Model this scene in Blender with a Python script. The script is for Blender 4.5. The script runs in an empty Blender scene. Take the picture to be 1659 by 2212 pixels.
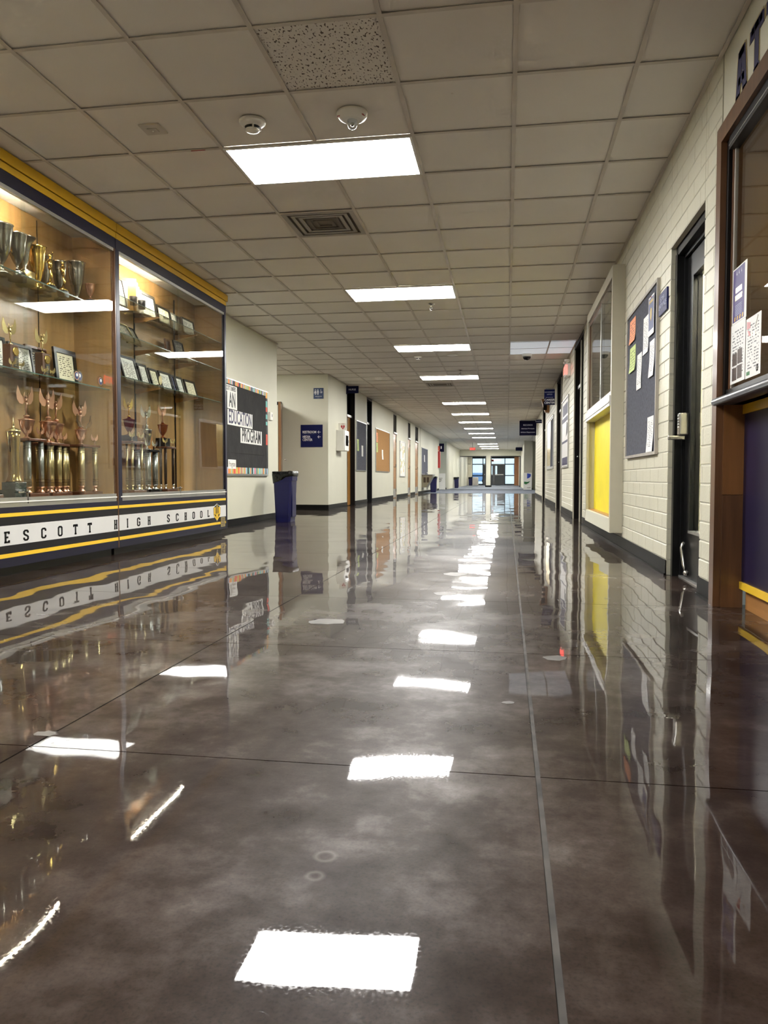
import bpy, math, random
from mathutils import Matrix, Vector
random.seed(7)
scene = bpy.context.scene
COL = scene.collection

# ------------------------------------------------------------------ camera
CAMZ = 0.64
FPX, YAW, PITCH, ROLL = 1651.84, 0.159412, -0.0441123, 0.000477
cam_d = bpy.data.cameras.new('camera')
cam = bpy.data.objects.new('camera', cam_d)
COL.objects.link(cam)
cam_d.sensor_fit = 'VERTICAL'
cam_d.sensor_height = 36.0
cam_d.lens = FPX * 36.0 / 2212.0
cam_d.clip_start = 0.02
cam_d.clip_end = 400
_f = Vector((-math.sin(YAW) * math.cos(PITCH), math.cos(YAW) * math.cos(PITCH), math.sin(PITCH)))
_r = Vector((math.cos(YAW), math.sin(YAW), 0))
_u = _r.cross(_f)
_r2 = _r * math.cos(ROLL) + _u * math.sin(ROLL)
_u2 = -_r * math.sin(ROLL) + _u * math.cos(ROLL)
cam.matrix_world = Matrix(((_r2.x, _u2.x, -_f.x, 0), (_r2.y, _u2.y, -_f.y, 0), (_r2.z, _u2.z, -_f.z, CAMZ), (0, 0, 0, 1)))
scene.camera = cam

# ------------------------------------------------------------------ world, exposure
world = bpy.data.worlds.new('sky')
scene.world = world
world.use_nodes = True
_bg = world.node_tree.nodes['Background']
_bg.inputs[0].default_value = (0.74, 0.90, 1.0, 1)
_bg.inputs[1].default_value = 0.60
scene.view_settings.view_transform = 'Standard'
scene.view_settings.look = 'None'
scene.view_settings.gamma = 1.0
scene.view_settings.use_curve_mapping = False
scene.view_settings.exposure = 1.6
LAMP = 26.0          # emission of the ceiling lamps
LED = 115.0          # emission of the LED strips in the trophy cases
c = scene.cycles
c.max_bounces = 6
c.diffuse_bounces = 4
c.glossy_bounces = 4
c.transmission_bounces = 4
c.transparent_max_bounces = 16
c.use_adaptive_sampling = True
c.use_light_tree = False
c.adaptive_threshold = 0.10
c.adaptive_min_samples = 16
c.sample_clamp_indirect = 8.0
c.use_denoising = True
c.caustics_reflective = True
c.blur_glossy = 1.0
c.caustics_refractive = False

# ------------------------------------------------------------------ materials
def lin(v):
    v = v / 255.0
    return v / 12.92 if v <= 0.04045 else ((v + 0.055) / 1.055) ** 2.4

def rgb(r, g, b):
    return (lin(r), lin(g), lin(b), 1.0)

MATS = {}

def new_mat(name):
    m = bpy.data.materials.new(name)
    m.use_nodes = True
    MATS[name] = m
    nt = m.node_tree
    return m, nt, nt.nodes['Principled BSDF']

def N(nt, kind, **kw):
    n = nt.nodes.new(kind)
    for k, v in kw.items():
        setattr(n, k, v)
    return n

def L(nt, a, b):
    nt.links.new(a, b)

def noise(nt, scale, detail=2, rough=0.55, vec=None, stretch=None):
    n = N(nt, 'ShaderNodeTexNoise')
    n.inputs['Scale'].default_value = scale
    n.inputs['Detail'].default_value = detail
    n.inputs['Roughness'].default_value = rough
    if vec is None:
        vec = N(nt, 'ShaderNodeNewGeometry').outputs['Position']
    if stretch:
        mp = N(nt, 'ShaderNodeMapping')
        mp.inputs['Scale'].default_value = stretch
        L(nt, vec, mp.inputs['Vector'])
        vec = mp.outputs['Vector']
    L(nt, vec, n.inputs['Vector'])
    return n

def ramp(nt, fac, stops):
    r = N(nt, 'ShaderNodeValToRGB')
    e = r.color_ramp.elements
    while len(e) < len(stops):
        e.new(0.5)
    for i, (p, col) in enumerate(stops):
        e[i].position = p
        e[i].color = col
    L(nt, fac, r.inputs['Fac'])
    return r

def bump(nt, b, height, dist, strength=1.0, sock='Normal'):
    n = N(nt, 'ShaderNodeBump')
    n.inputs['Distance'].default_value = dist
    n.inputs['Strength'].default_value = strength
    L(nt, height, n.inputs['Height'])
    L(nt, n.outputs['Normal'], b.inputs[sock])
    return n

def plain(name, col, rough=0.5, metal=0.0, spec=0.5, var=0.08, vscale=6.0, bmp=0.0, bscale=60.0, coat=0.0, stretch=None):
    m, nt, b = new_mat(name)
    n = noise(nt, vscale, stretch=stretch)
    d = tuple(x * (1 - var) for x in col[:3]) + (1,)
    u = tuple(min(1, x * (1 + var)) for x in col[:3]) + (1,)
    r = ramp(nt, n.outputs['Fac'], [(0.3, d), (0.7, u)])
    L(nt, r.outputs['Color'], b.inputs['Base Color'])
    b.inputs['Roughness'].default_value = rough
    b.inputs['Metallic'].default_value = metal
    b.inputs['Specular IOR Level'].default_value = spec
    b.inputs['Coat Weight'].default_value = coat
    b.inputs['Coat Roughness'].default_value = 0.08
    if bmp:
        bump(nt, b, noise(nt, bscale).outputs['Fac'], bmp)
    return m

def wood(name, c1, c2, rough=0.35, axis='z', scale=14.0, coat=0.2):
    m, nt, b = new_mat(name)
    st = {'z': (1, 1, 0.07), 'y': (1, 0.07, 1), 'x': (0.07, 1, 1)}[axis]
    n = noise(nt, scale, 4, 0.65, stretch=st)
    n2 = noise(nt, 2.0, 3, 0.5)
    mx = N(nt, 'ShaderNodeMath', operation='MULTIPLY_ADD')
    mx.inputs[1].default_value = 0.6
    L(nt, n.outputs['Fac'], mx.inputs[0])
    m2 = N(nt, 'ShaderNodeMath', operation='MULTIPLY')
    m2.inputs[1].default_value = 0.4
    L(nt, n2.outputs['Fac'], m2.inputs[0])
    L(nt, m2.outputs[0], mx.inputs[2])
    r = ramp(nt, mx.outputs[0], [(0.32, c1), (0.68, c2)])
    L(nt, r.outputs['Color'], b.inputs['Base Color'])
    b.inputs['Roughness'].default_value = rough
    b.inputs['Coat Weight'].default_value = coat
    b.inputs['Coat Roughness'].default_value = 0.15
    return m

def emit(name, col, strength):
    m, nt, b = new_mat(name)
    b.inputs['Base Color'].default_value = col
    b.inputs['Emission Color'].default_value = col
    b.inputs['Emission Strength'].default_value = strength
    return m

def glass(name, tint=(0.97, 0.985, 0.97, 1), boost=1.0):
    m, nt, b = new_mat(name)
    nt.nodes.remove(b)
    out = nt.nodes['Material Output']
    tr = N(nt, 'ShaderNodeBsdfTransparent')
    tr.inputs['Color'].default_value = tint
    gl = N(nt, 'ShaderNodeBsdfGlossy')
    gl.inputs['Roughness'].default_value = 0.0
    ge = N(nt, 'ShaderNodeNewGeometry')
    dt = N(nt, 'ShaderNodeVectorMath', operation='DOT_PRODUCT')
    L(nt, ge.outputs['Incoming'], dt.inputs[0]); L(nt, ge.outputs['Normal'], dt.inputs[1])
    ab = N(nt, 'ShaderNodeMath', operation='ABSOLUTE'); L(nt, dt.outputs['Value'], ab.inputs[0])
    iv = N(nt, 'ShaderNodeMath', operation='SUBTRACT', use_clamp=True); iv.inputs[0].default_value = 1.0; L(nt, ab.outputs[0], iv.inputs[1])
    pw = N(nt, 'ShaderNodeMath', operation='POWER'); pw.inputs[1].default_value = 5.0; L(nt, iv.outputs[0], pw.inputs[0])
    mu = N(nt, 'ShaderNodeMath', operation='MULTIPLY_ADD', use_clamp=True)
    mu.inputs[1].default_value = 0.955 * boost; mu.inputs[2].default_value = 0.045 * boost
    mix = N(nt, 'ShaderNodeMixShader')
    L(nt, pw.outputs[0], mu.inputs[0])
    L(nt, mu.outputs[0], mix.inputs[0])
    L(nt, tr.outputs[0], mix.inputs[1])
    L(nt, gl.outputs[0], mix.inputs[2])
    L(nt, mix.outputs[0], out.inputs['Surface'])
    return m

def printed(name, paper, ink, lines=14.0, amount=0.55, lo=0.12, hi=0.88):
    """paper with rows of ink marks, laid out over the sheet's own height"""
    m, nt, b = new_mat(name)
    tc = N(nt, 'ShaderNodeTexCoord')
    sp = N(nt, 'ShaderNodeSeparateXYZ')
    L(nt, tc.outputs['Generated'], sp.inputs[0])
    w = N(nt, 'ShaderNodeMath', operation='MULTIPLY'); w.inputs[1].default_value = lines
    L(nt, sp.outputs['Z'], w.inputs[0])
    fr = N(nt, 'ShaderNodeMath', operation='FRACT'); L(nt, w.outputs[0], fr.inputs[0])
    on = N(nt, 'ShaderNodeMath', operation='LESS_THAN'); on.inputs[1].default_value = 0.42
    L(nt, fr.outputs[0], on.inputs[0])
    fl = N(nt, 'ShaderNodeMath', operation='FLOOR'); L(nt, w.outputs[0], fl.inputs[0])
    cb = N(nt, 'ShaderNodeCombineXYZ')
    sx = N(nt, 'ShaderNodeMath', operation='ADD')
    L(nt, sp.outputs['X'], sx.inputs[0]); L(nt, sp.outputs['Y'], sx.inputs[1])
    L(nt, sx.outputs[0], cb.inputs[0]); L(nt, fl.outputs[0], cb.inputs[1])
    nz = noise(nt, 7.0, 1, 0.5, vec=cb.outputs[0])
    th = N(nt, 'ShaderNodeMath', operation='LESS_THAN'); th.inputs[1].default_value = amount
    L(nt, nz.outputs['Fac'], th.inputs[0])
    a = N(nt, 'ShaderNodeMath', operation='MULTIPLY'); L(nt, on.outputs[0], a.inputs[0]); L(nt, th.outputs[0], a.inputs[1])
    prev = a
    for op, val in (('GREATER_THAN', lo), ('LESS_THAN', hi)):
        for ax in ('Z', 'Y'):
            g = N(nt, 'ShaderNodeMath', operation=op); g.inputs[1].default_value = val
            L(nt, sp.outputs[ax], g.inputs[0])
            q = N(nt, 'ShaderNodeMath', operation='MULTIPLY')
            L(nt, prev.outputs[0], q.inputs[0]); L(nt, g.outputs[0], q.inputs[1])
            prev = q
    mix = N(nt, 'ShaderNodeMix', data_type='RGBA')
    L(nt, prev.outputs[0], mix.inputs['Factor'])
    mix.inputs[6].default_value = paper
    mix.inputs[7].default_value = ink
    L(nt, mix.outputs[2], b.inputs['Base Color'])
    b.inputs['Roughness'].default_value = 0.6
    return m

# --- floor: polished stained concrete
def floor_material():
    m, nt, b = new_mat('polished_concrete')
    n1 = noise(nt, 1.1, 6, 0.66)
    n2 = noise(nt, 6.0, 6, 0.68)
    n3 = noise(nt, 180.0, 2, 0.5)
    a = N(nt, 'ShaderNodeMath', operation='MULTIPLY_ADD'); a.inputs[1].default_value = 0.65
    L(nt, n1.outputs['Fac'], a.inputs[0])
    k = N(nt, 'ShaderNodeMath', operation='MULTIPLY'); k.inputs[1].default_value = 0.35
    L(nt, n2.outputs['Fac'], k.inputs[0]); L(nt, k.outputs[0], a.inputs[2])
    r = ramp(nt, a.outputs[0], [(0.38, rgb(27, 16, 12)), (0.48, rgb(40, 28, 23)), (0.56, rgb(56, 44, 38)), (0.66, rgb(94, 86, 81))])
    # fine aggregate specks
    sp = ramp(nt, n3.outputs['Fac'], [(0.33, (0.62, 0.62, 0.62, 1)), (0.45, (0.9, 0.9, 0.9, 1)), (0.62, (1, 1, 1, 1)), (0.72, (1.0, 1.0, 1.0, 1))])
    mul = N(nt, 'ShaderNodeMix', data_type='RGBA', blend_type='MULTIPLY')
    mul.inputs['Factor'].default_value = 1.0
    L(nt, r.outputs['Color'], mul.inputs[6]); L(nt, sp.outputs['Color'], mul.inputs[7])
    # hairline cracks in patches
    vo = N(nt, 'ShaderNodeTexVoronoi', feature='DISTANCE_TO_EDGE')
    vo.inputs['Scale'].default_value = 5.5
    g = N(nt, 'ShaderNodeNewGeometry')
    wob = noise(nt, 6.0, 2, 0.6)
    va = N(nt, 'ShaderNodeVectorMath', operation='MULTIPLY_ADD')
    va.inputs[1].default_value = (0.16, 0.16, 0.16)
    L(nt, wob.outputs['Color'], va.inputs[0]); L(nt, g.outputs['Position'], va.inputs[2])
    L(nt, va.outputs[0], vo.inputs['Vector'])
    cr = N(nt, 'ShaderNodeMath', operation='LESS_THAN'); cr.inputs[1].default_value = 0.0045
    L(nt, vo.outputs['Distance'], cr.inputs[0])
    pm = N(nt, 'ShaderNodeMath', operation='GREATER_THAN'); pm.inputs[1].default_value = 0.56
    L(nt, noise(nt, 0.9, 2, 0.5).outputs['Fac'], pm.inputs[0])
    cm = N(nt, 'ShaderNodeMath', operation='MULTIPLY'); L(nt, cr.outputs[0], cm.inputs[0]); L(nt, pm.outputs[0], cm.inputs[1])
    cs = N(nt, 'ShaderNodeMath', operation='MULTIPLY'); cs.inputs[1].default_value = 0.4
    L(nt, cm.outputs[0], cs.inputs[0])
    mx = N(nt, 'ShaderNodeMix', data_type='RGBA')
    L(nt, cs.outputs[0], mx.inputs['Factor'])
    L(nt, mul.outputs[2], mx.inputs[6]); mx.inputs[7].default_value = rgb(26, 20, 18)
    # two old cup rings
    prev_col = mx.outputs[2]
    for (cx, cy, rr) in ((-.299, 1.237, .016), (-.301, 1.172, .012)):
        sb = N(nt, 'ShaderNodeVectorMath', operation='DISTANCE'); sb.inputs[1].default_value = (cx, cy, 0.0)
        L(nt, g.outputs['Position'], sb.inputs[0])
        df = N(nt, 'ShaderNodeMath', operation='SUBTRACT'); df.inputs[1].default_value = rr; L(nt, sb.outputs['Value'], df.inputs[0])
        ad = N(nt, 'ShaderNodeMath', operation='ABSOLUTE'); L(nt, df.outputs[0], ad.inputs[0])
        rg = ramp(nt, ad.outputs[0], [(0.0, (0.38, 0.38, 0.38, 1)), (0.007, (0, 0, 0, 1))])
        m2 = N(nt, 'ShaderNodeMix', data_type='RGBA')
        L(nt, rg.outputs['Color'], m2.inputs['Factor']); L(nt, prev_col, m2.inputs[6]); m2.inputs[7].default_value = rgb(112, 106, 102)
        prev_col = m2.outputs[2]
    L(nt, prev_col, b.inputs['Base Color'])
    b.inputs['Roughness'].default_value = 0.40
    sr = ramp(nt, a.outputs[0], [(0.36, (0.02, 0.02, 0.02, 1)), (0.50, (0.09, 0.09, 0.09, 1)), (0.64, (0.34, 0.34, 0.34, 1))])
    L(nt, sr.outputs['Color'], b.inputs['Specular IOR Level'])
    b.inputs['Coat Weight'].default_value = 0.85
    b.inputs['Coat IOR'].default_value = 1.45
    cr2 = ramp(nt, n3.outputs['Fac'], [(0.3, (0.0, 0.0, 0.0, 1)), (0.75, (0.05, 0.05, 0.05, 1))])
    L(nt, cr2.outputs['Color'], b.inputs['Coat Roughness'])
    # slow undulation of the polished surface
    w1 = noise(nt, 2.3, 2, 0.5)
    ma = N(nt, 'ShaderNodeVectorMath', operation='MULTIPLY_ADD')
    ma.inputs[1].default_value = (0.034, 0.034, 0.0)
    ma.inputs[2].default_value = (-0.017, -0.017, 0.0)
    L(nt, w1.outputs['Color'], ma.inputs[0])
    an = N(nt, 'ShaderNodeVectorMath', operation='ADD')
    L(nt, ma.outputs[0], an.inputs[0]); L(nt, g.outputs['Normal'], an.inputs[1])
    nm = N(nt, 'ShaderNodeVectorMath', operation='NORMALIZE')
    L(nt, an.outputs[0], nm.inputs[0])
    L(nt, nm.outputs[0], b.inputs['Coat Normal'])
    return m

floor_material()

def pitted_tile():
    m, nt, b = new_mat('fissured_tile')
    vo = noise(nt, 95.0, 1, 0.4, stretch=(1, 0.55, 1))
    r = ramp(nt, vo.outputs['Fac'], [(0.34, rgb(96, 84, 72)), (0.40, rgb(226, 220, 210))])
    L(nt, r.outputs['Color'], b.inputs['Base Color'])
    b.inputs['Roughness'].default_value = 0.9
    bump(nt, b, vo.outputs['Fac'], 0.002)
    return m
pitted_tile()

def ceiling_tile_mat(name, base):
    m, nt, b = new_mat(name)
    oi = N(nt, 'ShaderNodeObjectInfo')
    n = noise(nt, 3.0, 3, 0.5)
    ad = N(nt, 'ShaderNodeMath', operation='MULTIPLY_ADD'); ad.inputs[1].default_value = 0.5
    L(nt, oi.outputs['Random'], ad.inputs[0])
    h = N(nt, 'ShaderNodeMath', operation='MULTIPLY'); h.inputs[1].default_value = 0.5
    L(nt, n.outputs['Fac'], h.inputs[0]); L(nt, h.outputs[0], ad.inputs[2])
    d = tuple(x * 0.90 for x in base[:3]) + (1,)
    r = ramp(nt, ad.outputs[0], [(0.1, d), (0.9, base)])
    # a few old water marks
    st = noise(nt, 5.0, 3, 0.6)
    sr = ramp(nt, st.outputs['Fac'], [(0.77, (1, 1, 1, 1)), (0.80, (0.80, 0.74, 0.68, 1))])
    mul = N(nt, 'ShaderNodeMix', data_type='RGBA', blend_type='MULTIPLY')
    mul.inputs['Factor'].default_value = 1.0
    L(nt, r.outputs['Color'], mul.inputs[6]); L(nt, sr.outputs['Color'], mul.inputs[7])
    L(nt, mul.outputs[2], b.inputs['Base Color'])
    b.inputs['Roughness'].default_value = 0.55
    b.inputs['Specular IOR Level'].default_value = 0.35
    bump(nt, b, noise(nt, 400.0, 2).outputs['Fac'], 0.0004)
    return m

ceiling_tile_mat('ceiling_tile', rgb(240, 234, 223))
emit('light_patch_tile', (0.86, 0.92, 1.0, 1), 0.11)  # weak cool emission stands in for a patch of light on the ceiling
plain('tee_bar', rgb(206, 197, 183), 0.45, var=0.10, vscale=4)
plain('plenum', rgb(40, 34, 28), 0.95)
plain('cream_wall', rgb(212, 210, 191), 0.55, var=0.02, vscale=2, bmp=0.0006, bscale=220)
plain('cream_brick', rgb(207, 204, 184), 0.42, var=0.03, vscale=3, bmp=0.0018, bscale=70)
plain('mortar', rgb(196, 193, 178), 0.55, var=0.05, bmp=0.002, bscale=90)
plain('cream_trim', rgb(186, 181, 162), 0.4, var=0.03)
plain('rubber_base', rgb(15, 15, 14), 0.5, spec=0.15, var=0.25, vscale=12)
plain('black_frame', rgb(8, 8, 9), 0.35, var=0.15)
plain('dark_brown', rgb(18, 13, 10), 0.55, spec=0.15, var=0.15)
plain('alu', rgb(188, 188, 184), 0.35, metal=0.85, var=0.05)
plain('steel', rgb(205, 203, 198), 0.25, metal=1.0, var=0.04)
plain('white_metal', rgb(232, 230, 222), 0.4, var=0.03)
plain('white_plastic', rgb(236, 233, 225), 0.35, var=0.02)
plain('navy', rgb(12, 12, 40), 0.35, var=0.1, vscale=2)
plain('navy_panel', rgb(23, 18, 52), 0.4, var=0.1, vscale=2)
plain('near_black_navy', rgb(9, 9, 20), 0.38, var=0.1)
plain('school_yellow', rgb(240, 196, 52), 0.4, var=0.05)
plain('yellow_gold', rgb(214, 168, 30), 0.38, var=0.05)
plain('bright_yellow', rgb(234, 216, 34), 0.5, var=0.05, vscale=3, bmp=0.003, bscale=9)
plain('case_white', rgb(214, 213, 210), 0.4, var=0.02)
plain('ink_black', rgb(10, 10, 12), 0.5)
plain('ink_navy', rgb(34, 32, 78), 0.5)
plain('toe_black', rgb(5, 5, 6), 0.5)
wood('maple', rgb(134, 100, 58), rgb(178, 140, 86), 0.4, 'z', 11)
wood('walnut_trim', rgb(76, 50, 32), rgb(114, 78, 50), 0.35, 'z', 22)
wood('door_wood', rgb(104, 68, 36), rgb(140, 94, 54), 0.3, 'z', 12)
wood('honey_wood', rgb(160, 112, 50), rgb(192, 140, 70), 0.3, 'z', 12)
wood('oak_base', rgb(150, 104, 56), rgb(188, 136, 80), 0.4, 'y', 16)
wood('plaque_wood', rgb(74, 42, 26), rgb(104, 62, 38), 0.3, 'z', 25)
plain('shelf_edge', rgb(78, 98, 88), 0.15, var=0.1)
plain('brass_dark', rgb(178, 150, 92), 0.2, metal=1.0, var=0.06)
plain('felt_grey', rgb(84, 86, 96), 0.95, var=0.25, vscale=40, bmp=0.002, bscale=300)
plain('felt_charcoal', rgb(42, 41, 40), 0.9, var=0.2, vscale=5, bmp=0.006, bscale=8)
plain('cork', rgb(168, 124, 72), 0.95, var=0.15, vscale=60, bmp=0.001, bscale=200)
plain('bin_blue', rgb(6, 7, 66), 0.35, var=0.06)
plain('bag_black', rgb(5, 5, 5), 0.22, var=0.1, bmp=0.012, bscale=22)
plain('marble_green', rgb(40, 48, 44), 0.15, var=0.5, vscale=25)
plain('marble_black', rgb(22, 22, 24), 0.15, var=0.4, vscale=25)
plain('gold', rgb(236, 200, 110), 0.18, metal=1.0, var=0.04)
plain('pale_gold', rgb(226, 206, 150), 0.25, metal=1.0, var=0.04)
plain('bronze', rgb(222, 174, 146), 0.34, metal=1.0, var=0.05)
plain('silver', rgb(214, 214, 212), 0.16, metal=1.0, var=0.03)
plain('pewter', rgb(160, 156, 146), 0.2, metal=1.0, var=0.05)
plain('red_enamel', rgb(104, 40, 30), 0.2, metal=0.4, var=0.1)
plain('amber_enamel', rgb(150, 72, 22), 0.2, metal=0.5, var=0.1)
plain('column_brass', rgb(206, 190, 140), 0.3, metal=0.9, var=0.05)
plain('column_silver', rgb(192, 196, 192), 0.3, metal=0.85, var=0.05)
plain('column_dark', rgb(70, 56, 44), 0.3, metal=0.5, var=0.1)
plain('paper', rgb(240, 239, 234), 0.6, var=0.02)
plain('paper_orange', rgb(246, 150, 88), 0.6, var=0.03)
plain('paper_green', rgb(196, 216, 120), 0.6, var=0.03)
plain('paper_blue', rgb(52, 66, 116), 0.5, var=0.05)
plain('paper_purple', rgb(62, 46, 116), 0.5, var=0.06)
plain('sign_navy', rgb(20, 27, 84), 0.45, spec=0.2, var=0.05)
plain('sign_dark', rgb(8, 10, 46), 0.5, spec=0.15, var=0.05)
plain('sign_blue', rgb(58, 76, 112), 0.4, var=0.04)
plain('white_ink', rgb(240, 240, 244), 0.5)
plain('red_paint', rgb(168, 28, 28), 0.35, var=0.05)
plain('carpet', rgb(100, 106, 116), 0.95, var=0.15, vscale=60, bmp=0.003, bscale=300)
plain('door_grey', rgb(164, 166, 172), 0.4, var=0.03)
plain('vent_grey', rgb(170, 164, 154), 0.6, var=0.1)
plain('vent_dust', rgb(116, 108, 97), 0.8, var=0.2)
plain('sealant', rgb(60, 56, 52), 0.75, var=0.65, vscale=11)
plain('filler_grey', rgb(92, 88, 84), 0.5, var=0.2, vscale=20)
plain('pale_stucco', rgb(232, 236, 240), 0.9, var=0.04)
plain('snow', rgb(236, 240, 244), 0.9, var=0.03)
plain('blue_grey', rgb(110, 140, 180), 0.6)
plain('teal_paper', rgb(126, 196, 190), 0.6)
plain('coral_paper', rgb(224, 92, 72), 0.6)
plain('lime_paper', rgb(190, 190, 90), 0.6)
plain('lav_paper', rgb(186, 190, 214), 0.6)
plain('logo_blue', rgb(36, 70, 176), 0.5)
plain('logo_green', rgb(30, 110, 50), 0.5)
plain('photo_dark', rgb(70, 52, 44), 0.5, var=0.6, vscale=90)
plain('fountain_metal', rgb(140, 132, 112), 0.4, metal=0.5)
plain('counter_grey', rgb(84, 86, 92), 0.3, var=0.1)
glass('pane_glass')
glass('case_glass', (0.97, 0.985, 0.97, 1), 1.0)
glass('shelf_glass', (0.86, 0.92, 0.90, 1), 1.0)
glass('dark_glass', (0.06, 0.06, 0.06, 1), 0.45)
glass('acrylic', (0.9, 0.93, 0.95, 1), 1.3)
printed('certificate', rgb(232, 230, 220), rgb(70, 66, 60), 15, 0.52)
printed('certificate_cream', rgb(222, 214, 184), rgb(86, 78, 60), 13, 0.50)
printed('flyer_white', rgb(236, 236, 234), rgb(110, 110, 114), 20, 0.50)
printed('flyer_orange', rgb(246, 150, 88), rgb(120, 60, 30), 9, 0.50)
printed('flyer_green', rgb(196, 216, 120), rgb(90, 110, 50), 9, 0.50)
printed('flyer_blue', rgb(52, 66, 116), rgb(190, 176, 110), 8, 0.42)
printed('plaque_text', rgb(40, 34, 30), rgb(170, 160, 130), 12, 0.48)
emit('exit_red', (1.0, 0.10, 0.08, 1), 1.3)
emit('led_strip', (1.0, 0.90, 0.72, 1), LED)

emit('added_room_lamp', (1.0, 0.93, 0.82, 1), 45.0)  # glow of the added lamp behind the narrow black door
emit('lobby_lamp', (1.0, 0.98, 0.94, 1), 24.0)
def lens_mat():
    m, nt, b = new_mat('lamp_lens')
    tc = N(nt, 'ShaderNodeTexCoord')
    sp = N(nt, 'ShaderNodeSeparateXYZ')
    L(nt, tc.outputs['Generated'], sp.inputs[0])
    r = ramp(nt, sp.outputs['Y'], [(0.0, (.62, .62, .62, 1)), (0.26, (1, 1, 1, 1)), (0.5, (.78, .78, .78, 1)), (0.74, (1, 1, 1, 1)), (1.0, (.66, .66, .66, 1))])
    r.color_ramp.interpolation = 'EASE'
    s = N(nt, 'ShaderNodeMath', operation='MULTIPLY'); s.inputs[1].default_value = LAMP
    L(nt, r.outputs['Color'], s.inputs[0])
    b.inputs['Base Color'].default_value = (0.8, 0.8, 0.8, 1)
    b.inputs['Emission Color'].default_value = (1.0, 0.985, 0.955, 1)
    L(nt, s.outputs[0], b.inputs['Emission Strength'])
lens_mat()

# ------------------------------------------------------------------ building helpers
ORG = {}       # world origin of every object we make

def tag(o, label=None, cat=None, group=None, kind=None):
    if label: o['label'] = label
    if cat: o['category'] = cat
    if group: o['group'] = group
    if kind: o['kind'] = kind
    return o

def thing(name, loc, label=None, cat=None, group=None, kind=None, parent=None):
    o = bpy.data.objects.new(name, None)
    COL.objects.link(o)
    loc = Vector(loc)
    o.empty_display_size = 0.1
    if parent:
        o.parent = parent
        o.location = loc - ORG[parent.name]
    else:
        o.location = loc
    ORG[o.name] = loc
    return tag(o, label, cat, group, kind)

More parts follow.
